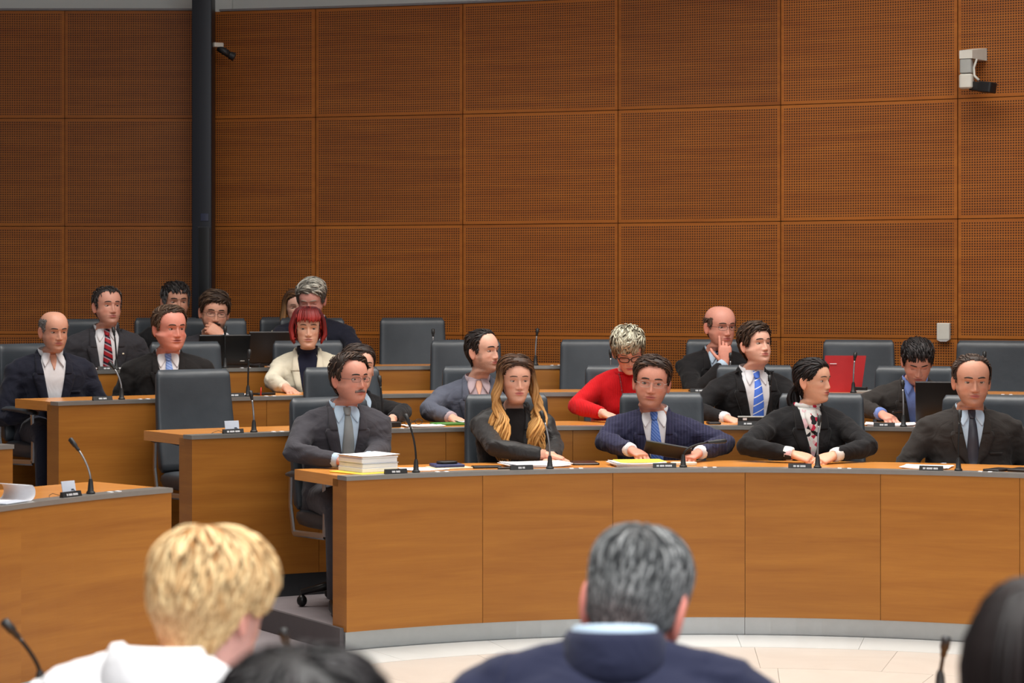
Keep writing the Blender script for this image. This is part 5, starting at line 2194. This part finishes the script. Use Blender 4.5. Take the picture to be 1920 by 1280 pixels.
def sheets(name, label, u, row, dr, w, d, n, rz=0.0, dz=0.0, mat=None, h=.0016, jit=6, cat='paper', part='sheet'):
    q, a = on_desk(u, row, dr)
    root = empty(name, q + Vector((0, 0, .0004 + dz)), -a + math.radians(rz))
    tag(root, label, cat)
    rs = random.Random(int(u * 7 + row))
    z = 0
    for k in range(n):
        m = MB()
        nx, ny = 6, 4
        v, f = [], []
        rot = math.radians(rs.uniform(-jit, jit)) if k else 0
        ox, oy = (rs.uniform(-.012, .012), rs.uniform(-.012, .012)) if k else (0, 0)
        cur = rs.uniform(0, .006)
        for s_ in (0, 1):
            for i in range(ny + 1):
                for j in range(nx + 1):
                    x, y = (j / nx - .5) * w, (i / ny - .5) * d
                    zz = z + (h if s_ else 0) + cur * (abs(x) / (w / 2)) ** 3
                    v.append((x * math.cos(rot) - y * math.sin(rot) + ox, x * math.sin(rot) + y * math.cos(rot) + oy, zz))
        N = (nx + 1) * (ny + 1)
        for i in range(ny):
            for j in range(nx):
                b = i * (nx + 1) + j
                f.append((N + b, N + b + 1, N + b + nx + 2, N + b + nx + 1))
                f.append((b, b + nx + 1, b + nx + 2, b + 1))
        for j in range(nx):
            b, t = j, ny * (nx + 1) + j
            f.append((b, b + 1, N + b + 1, N + b))
            f.append((t, N + t, N + t + 1, t + 1))
        for i in range(ny):
            b, t = i * (nx + 1), i * (nx + 1) + nx
            f.append((b, N + b, N + b + nx + 1, b + nx + 1))
            f.append((t, t + nx + 1, N + t + nx + 1, N + t))
        m.add(v, f)
        m.build(part, mat or M_PAPER, root, autosmooth=40)
        z += h + .0004
    return root


# ---- front desk
slab('paper_folder', 'yellow card folder lying under the tall stack of papers', 'folder', 688, 1, .20, .26, .25, .006, M_YEL, rz=14)
q, a = on_desk(690, 1, .22)
root = empty('paper_stack', q + Vector((0, 0, .007)), -a + math.radians(22 + math.degrees(a) * .5))
tag(root, 'tall stack of white papers on the front desk beside the man with grey tie', 'papers')
z = 0
for k, (h, w, d, o, m_) in enumerate(((.020, .198, .215, 0, M_PAPER), (.018, .196, .21, .002, M_PAPER), (.003, .20, .215, .004, M_CARD), (.020, .197, .21, -.002, M_PAPER), (.010, .198, .212, .002, M_PAPER))):
    MB().rbox(o, 0, z, w, d, h, .002, .0015).build('sheaf', m_, root, autosmooth=40)
    z += h + .0006
tp = MB()
v, f = [], []
for s_ in (0, 1):
    for i in range(5):
        for j in range(9):
            x, y = -.105 + .215 * j / 8, -.11 + .22 * i / 4
            v.append((x, y, z + .001 * s_ + .010 * max(0, j / 8 - .35) ** 1.5 + .004 * max(0, .2 - j / 8)))
for i in range(4):
    for j in range(8):
        b_ = i * 9 + j
        f.append((45 + b_, 45 + b_ + 1, 45 + b_ + 10, 45 + b_ + 9))
        f.append((b_, b_ + 9, b_ + 10, b_ + 1))
tp.add(v, f)
tp.build('top_sheet', M_PAPER, root)
MB().rbox(.004, .002, z - .0016, .216, .214, .0016, .002, .0005).build('orange_sheet', plain('orange_cover', S(226, 160, 60), .6), root, autosmooth=40)
sheets('loose_papers', 'loose sheets on the front desk behind the microphone by the paper stack', 795, 1, .24, .21, .16, 2, rz=-4)
MB_RED = plain('red_ink', S(210, 40, 40), .6)
slab('notebook', 'pale booklet under the blue notebook on the front desk', 'book', 842, 1, .25, .19, .14, .008, plain('booklet', S(222, 208, 176), .6), rz=6)
slab('blue_notebook', 'blue-edged notebook lying on a booklet on the front desk', 'book', 838, 1, .26, .145, .12, .013, plain('blue_cover', S(52, 60, 104), .5), rz=-3, dz=.009)
slab('black_phone_case', 'round-edged black case lying on the blue notebook', 'case', 838, 1, .26, .10, .075, .012, M_BLACK, rz=5, dz=.023, r=.03)
sheets('loose_papers', 'spread of white papers before the woman with long wavy hair', 1003, 1, .27, .30, .20, 5, rz=4, h=.0028)
slab('black_pen', 'dark pen lying before the papers of the long-haired woman', 'pen', 955, 1, .13, .12, .012, .009, M_BLACK, rz=3, r=.005)
slab('black_smartphone', 'black phone lying beside the papers of the long-haired woman', 'phone', 912, 1, .22, .14, .07, .010, M_BLACK, rz=-6, r=.008)
slab('tablet_computer', 'dark tablet lying flat between the long-haired woman and the navy-suited man', 'tablet', 1094, 1, .36, .135, .18, .009, plain('dark_brown_glass', S(38, 28, 24), .2), rz=-2, r=.012)
sheets('white_papers', 'white pages under the yellow pad before the navy-suited man', 1196, 1, .22, .25, .20, 4, rz=3, h=.004)
slab('yellow_pad', 'bright yellow pad on white pages before the navy-suited man', 'pad', 1200, 1, .24, .235, .19, .004, M_YEL, rz=4, dz=.0185)
slab('white_mouse_case', 'small white rounded case lying behind the sideways bent microphone', 'case', 1282, 1, .24, .13, .055, .014, plain('ivory', S(232, 226, 208), .4), rz=-3, r=.027)
# tablet held by the man in navy
q, a = on_desk(1249, 1, .42)
root = empty('tablet_computer', q + Vector((0, 0, .030)), -a)
tag(root, 'black tablet held upright in both hands by the navy-suited man', 'tablet')
Mt = Matrix.Rotation(math.radians(10), 4, 'Y') @ Matrix.Rotation(math.radians(32), 4, 'X')
m = MB().rbox(0, 0, 0, .235, .012, .075, .004, .002, M=Mt.to_4x4() @ Matrix.Translation((0, 0, 0)))
m.build('case', M_BLACK, root, autosmooth=40)
MB().rbox(0, .0065, .006, .22, .003, .062, .001, .0008, M=Mt).build('screen', plain('screen_black', S(10, 10, 12), .1), root, autosmooth=40)
sheets('loose_papers', 'few white sheets before the man in buttoned charcoal suit', 1738, 1, .24, .23, .19, 3, rz=-6)
slab('black_smartphone', 'black phone at the end of the front desk beside a flat black tablet', 'phone', 1872, 1, .17, .09, .15, .010, M_BLACK, rz=-18, r=.01)
slab('tablet_computer', 'flat black tablet near the end of the front desk', 'tablet', 1936, 1, .19, .20, .15, .012, M_BLACK, rz=-10, r=.01)
# ---- second desk
slab('black_card_reader', 'small black device on the second desk before the dark-haired woman', 'device', 733, 2, .22, .085, .09, .028, M_BLACK, rz=8, r=.01)
sheets('loose_papers', 'white sheets on the second desk beside folded spectacles', 792, 2, .22, .20, .17, 3, rz=-5)
q, a = on_desk(775, 2, .20)
root = empty('spectacles', q + Vector((0, 0, .010)), -a + .3)
tag(root, 'thin folded spectacles lying on sheets on the second desk', 'spectacles')
m = MB()
for sx in (-1, 1):
    m.tube([(sx * .034 + .024 * math.cos(t), 0, .016 + .015 * math.sin(t)) for t in [2 * math.pi * k / 20 for k in range(21)]], .0014, 6)
    m.tube([(sx * .058, 0, .022), (sx * .058, .05, .020), (sx * .05, .11, .0)], .0014, 6)
m.tube([(-.010, 0, .02), (.010, 0, .02)], .0014, 6)
m.build('frame', M_BLACKM, root)
slab('green_booklet', 'green booklet on the second desk before the man in grey-blue blazer', 'book', 840, 2, .30, .17, .12, .012, M_GREEN, rz=4)
sheets('loose_papers', 'creased white paper on the green booklet', 862, 2, .36, .07, .10, 2, rz=20, dz=.013)
slab('phone', 'grey phone under the pointing finger of the woman in red', 'phone', 1155, 2, .20, .075, .12, .011, plain('phone_grey', S(120, 122, 124), .3), rz=4, r=.008)
slab('black_calculator', 'small dark phone beside the young man with striped blue tie', 'phone', 1338, 2, .22, .07, .11, .010, M_BLACK, rz=4, r=.008)
q, a = on_desk(1412, 2, .16)
root = empty('desk_terminal', q, -a)
tag(root, 'low black desk terminal with silver top edge before the young man', 'device')
MB().rbox(0, 0, 0, .165, .05, .040, .004, .002).build('housing', M_BLACK, root, autosmooth=40)
MB().rbox(0, -.004, .040, .165, .052, .006, .004, .001).build('top_edge', M_GREYP, root, autosmooth=40)
MB().rbox(-.045, -.0265, .026, .022, .003, .012, .001, .0008).build('sticker', M_PAPER, root, autosmooth=40)
sheets('loose_papers', 'white papers under the hand of the man bent over them', 1672, 2, .24, .26, .20, 4, rz=5)
slab('pen', 'dark pen in the hand of the man bent over papers', 'pen', 1682, 2, .36, .012, .12, .010, M_BLACK, rz=-20, dz=.06, r=.005)


def laptop(u, row, dr, label, rz=0, w=.32, lidh=.215, tilt=14):
    q, a = on_desk(u, row, dr)
    root = empty('laptop', q + Vector((0, 0, .0005)), -a + math.radians(rz))
    tag(root, label, 'laptop')
    MB().rbox(0, .115, 0, w, .22, .022, .008, .003).build('base', M_BLACK, root, autosmooth=40)
    MB().rbox(0, .12, .0222, w * .9, .13, .002, .004, .0005).build('keyboard', plain('keys', S(34, 34, 36), .6), root, autosmooth=40)
    Ml = Matrix.Translation((0, .004, .020)) @ Matrix.Rotation(math.radians(tilt), 4, 'X')
    lid_ = MB().rbox(0, 0, 0, w, .012, lidh, .005, .003, M=Ml).build('lid', plain('laptop_black', S(16, 16, 18), .4), root, autosmooth=40)
    MB().rbox(0, .0075, .014, w * .92, .002, lidh * .86, .002, .0005, M=Ml).build('screen', plain('screen_dim', S(40, 46, 58), .15), lid_, autosmooth=40)
    MB().rbox(0, -.0058, lidh - .006, w * .985, .002, .004, .001, .0004, M=Ml).build('lid_edge', plain('lid_edge', S(90, 92, 96), .3), lid_, autosmooth=40)
    MB().rbox(w * .36, -.0068, .022, .028, .002, .007, .001, .0004, M=Ml).build('badge', M_GREYP, lid_, autosmooth=40)
    return root


laptop(1772, 2, .24, 'open black laptop beside the man bent over papers', rz=4, w=.31, lidh=.225)
# ---- third desk
sheets('loose_papers', 'white sheet on the third desk below the laptops', 453, 3, .20, .09, .15, 2)
slab('black_smartphone', 'dark phone on the third desk before the red-haired woman', 'phone', 495, 3, .25, .12, .07, .012, M_BLACK, rz=16, r=.008)
q, a = on_desk(489, 3, .16)
root = empty('red_pen', q + Vector((0, 0, .003)), -a)
tag(root, 'thin red pen standing in a small holder before the red-haired woman', 'pen')
MB().tube([(0, 0, 0), (.002, 0, .045)], [.004, .0025], 8).build('barrel', plain('red_ink', S(210, 40, 40), .5), root)
sheets('loose_papers', 'small white sheets before the man resting his chin on his hand', 1332, 3, .20, .09, .14, 2)
slab('black_smartphone', 'dark phone beside sheets before the man resting his chin', 'phone', 1302, 3, .18, .06, .11, .010, M_BLACK, rz=5, r=.008)
q, a = on_desk(1580, 3, .20)
root = empty('red_folder', q, -a + math.radians(2))
tag(root, 'red hard-cover folder standing open upright on the third desk', 'folder')
Mr = Matrix.Rotation(math.radians(-8), 4, 'X')
cv = MB()
w0, w1, h = .215, .245, .215
rings = [[Vector((x, y, z)) for x, y, z in ((-w0 / 2 - .01, -.004, 0), (w0 / 2, -.004, 0), (w1 / 2 + .015, .012, h), (-w1 / 2 + .02, .012, h))], [Vector((x, y, z)) for x, y, z in ((-w0 / 2 - .01, .003, 0), (w0 / 2, .003, 0), (w1 / 2 + .015, .019, h), (-w1 / 2 + .02, .019, h))]]
cv.loft(rings)
cv.build('front_cover', M_RED, root, smooth=False)
MB().rbox(0, .085, 0, w0, .16, .008, .003, .002).build('back_cover', M_RED, root, autosmooth=40)
MB().rbox(-.055, .004, .165, .04, .002, .004, .001, .0005).build('title_mark', M_PAPER, root, autosmooth=40)
slab('silver_tray', 'silver-edged dark tablet lying beside the upright red folder', 'tablet', 1628, 3, .20, .13, .17, .012, M_GREYP, rz=-4, r=.006)
slab('black_remote', 'black handset lying beside the upright red folder', 'device', 1613, 3, .17, .085, .03, .018, M_BLACK, rz=-14, dz=.014, r=.008)
# ---- rear desk
sheets('loose_papers', 'white papers before the man with red striped tie', 214, 4, .20, .26, .17, 4)
laptop(419, 4, .14, 'open black laptop in front of the bearded man with glasses', rz=-2, w=.325, lidh=.192)
laptop(506, 4, .44, 'open black laptop further back, beside the grey-haired man', rz=-4, w=.28, lidh=.205)
slab('black_smartphone', 'dark phone beside the nearer laptop on the rear desk', 'phone', 482, 4, .13, .05, .09, .016, M_BLACK, rz=30, r=.008)
sheets('loose_papers', 'white papers before the grey-haired man looking down', 520, 4, .18, .12, .12, 2)
# ---- side desk across the aisle
q, a = on_desk(12, 1, .14)
root = empty('curled_paper', q + Vector((0, 0, .002)), -a)
tag(root, 'curled white sheets at the side desk across the aisle', 'paper')
m = MB()
v, f = [], []
n = 22
for i in range(n + 1):
    t = i / n
    ang_ = t * 3.6
    rad = .032
    x = -.14 + .19 * min(1, t / .45) if t < .45 else .05 + rad * math.sin((t - .45) / .55 * 3.4)
    zz = .001 if t < .45 else .001 + rad - rad * math.cos((t - .45) / .55 * 3.4)
    for y in (-.09, .09):
        v.append((x + y * .1, y, zz))
for i in range(n):
    f.append((2 * i, 2 * i + 1, 2 * i + 3, 2 * i + 2))
m.add(v, f)
so = m.build('sheet', M_PAPER, root)
so.modifiers.new('thick', 'SOLIDIFY').thickness = .0012
slab('white_envelope', 'flat white envelope under the curled sheets', 'envelope', 20, 1, .06, .16, .07, .004, M_CARD, rz=4, dz=.004)
for (u, r, lab) in ((131, 1, 'pale photo card standing behind the name plate of the side desk'), (436, 2, 'pale photo card standing before the empty chair at the aisle end')):
    q, a = on_desk(u, r, .065)
    root = empty('photo_card', q + Vector((0, 0, .003)), -a)
    tag(root, lab, 'card', 'photo cards')
    Mc = Matrix.Rotation(math.radians(-12), 4, 'X')
    MB().rbox(0, 0, 0, .078, .004, .062, .001, .0008, M=Mc).build('card', M_CARD, root, autosmooth=40)
    m = MB()
    m.tube([Mc @ Vector(p_) for p_ in ((.012, -.003, .024), (.022, -.003, .026), (.030, -.003, .018), (.034, -.003, .010))], [.004, .003, .0012, .0012], 6)
    m.build('printed_microphone', plain('grey_print', S(70, 78, 92), .7), root)
    m = MB()
    m.tube([(-.03, .02, .001), (-.06, .04, .012), (-.085, .035, .006), (-.11, .01, .002)], .0012, 6)
    m.build('thread', M_BLACKM, root)

# ------------------------------------------------------------------ things on the wall
a = wang(1836)
q = wpt(a, WR, 0)
z = lambda v: HC - (v - VH) / F * q.y
root = empty('security_camera', (q.x, q.y, z(185)), -a + math.radians(4))
tag(root, 'cream bracket with jointed arm and black camera on the wall', 'camera')
m = MB()
rings = [[Vector(p_) for p_ in ((-.085, -.20, .235), (-.005, -.20, .235), (-.005, -.20, .285), (-.085, -.20, .285))], [Vector(p_) for p_ in ((-.045, 0, .235), (.05, 0, .235), (.05, 0, .315), (-.045, 0, .315))]]
m.loft(rings)
m.build('wall_bracket', M_CREAMP, root, smooth=False)
MB().rbox(-.048, -.16, .145, .075, .075, .088, .012, .004).build('upper_arm', M_GREYP, root, autosmooth=40)
MB().rbox(-.048, -.16, .05, .085, .085, .09, .02, .008).build('pan_housing', M_CREAMP, root, autosmooth=40)
m = MB().tube([(.01, -.14, .235), (-.005, -.15, .18), (0, -.16, .13), (.03, -.17, .10)], .008, 8)
m.build('cable', M_CREAMP, root)
Mc = Matrix.Translation((.02, -.16, .062)) @ Matrix.Rotation(math.radians(8), 4, 'Y') @ Matrix.Rotation(math.radians(-28), 4, 'Z')
m = MB().rbox(0, 0, -.028, .09, .06, .056, .008, .004, M=Mc)
m.build('camera_body', M_BLACK, root, autosmooth=40)
m = MB().rbox(.075, 0, -.034, .10, .075, .066, .012, .005, M=Mc)
m.build('lens_hood', M_BLACK, root, autosmooth=40)
q2 = P(404, 84, 15.42)
root = empty('small_camera', (q2.x, 15.44, q2.z - .05), math.radians(30))
tag(root, 'small dark camera on a pale mount at the pillar', 'camera')
MB().rbox(.01, 0, .035, .07, .07, .03, .006, .003).build('mount', M_CREAMP, root, autosmooth=40)
m = MB().tube([(.01, -.01, .03), (.045, -.03, .01), (.085, -.05, -.02)], [.022, .026, .024], 10)
m.build('camera_body', M_BLACK, root)
m = MB().tube([(.083, -.049, -.018), (.112, -.064, -.034)], [.027, .03], 12)
m.build('lens_hood', M_BLACK, root, autosmooth=40)
a = wang(1769)
q = wpt(a, WR, 0)
root = empty('wall_sensor', (q.x, q.y - .012, HC - (640 - VH) / F * q.y), -a)
tag(root, 'small pale wall sensor box on the veneer above the empty chairs', 'sensor')
MB().rbox(0, 0, .012, .082, .045, .105, .006, .004).build('housing', M_CREAMP, root, autosmooth=40)
m = MB()
m.loft([[Vector((-.041, -.022, .012)), Vector((.041, -.022, .012)), Vector((.041, .02, .012)), Vector((-.041, .02, .012))], [Vector((-.02, -.018, 0)), Vector((.02, -.018, 0)), Vector((.02, .01, 0)), Vector((-.02, .01, 0))]])
m.build('sensor_lens', plain('white_lens', S(232, 232, 230), .3), root, smooth=False)

# ------------------------------------------------------------------ desk of the people in front (below the frame) and its microphones
fd = empty('bench_desk', (0, 4.85, 0))
tag(fd, 'long veneered desk before the people seen from behind', 'desk')
m = flatpanel(-2.3, 2.3, -.32, .30, .70, .745)
m.build('desktop', M_TOP, fd, smooth=False)
for k in range(6):
    x0 = -2.28 + k * .76
    flatpanel(x0 + .001, x0 + .758, .22, .26, 0, .70).build('front_panel', M_WOOD, fd, smooth=False)
for (u, uh, vh, lab) in ((75, 6, 1163, 'blurred microphone at the left end of the near desk'), (552, 533, 1190, 'blurred microphone tip beside the person with short black hair'), (1763, 1772, 1210, 'blurred microphone beside the person with long dark hair')):
    x = (u - 960) / F * 5.0
    mic(0, 1, uh, vh, lab, dy=-.02, base=(x, 5.0, .745), bend=.5)
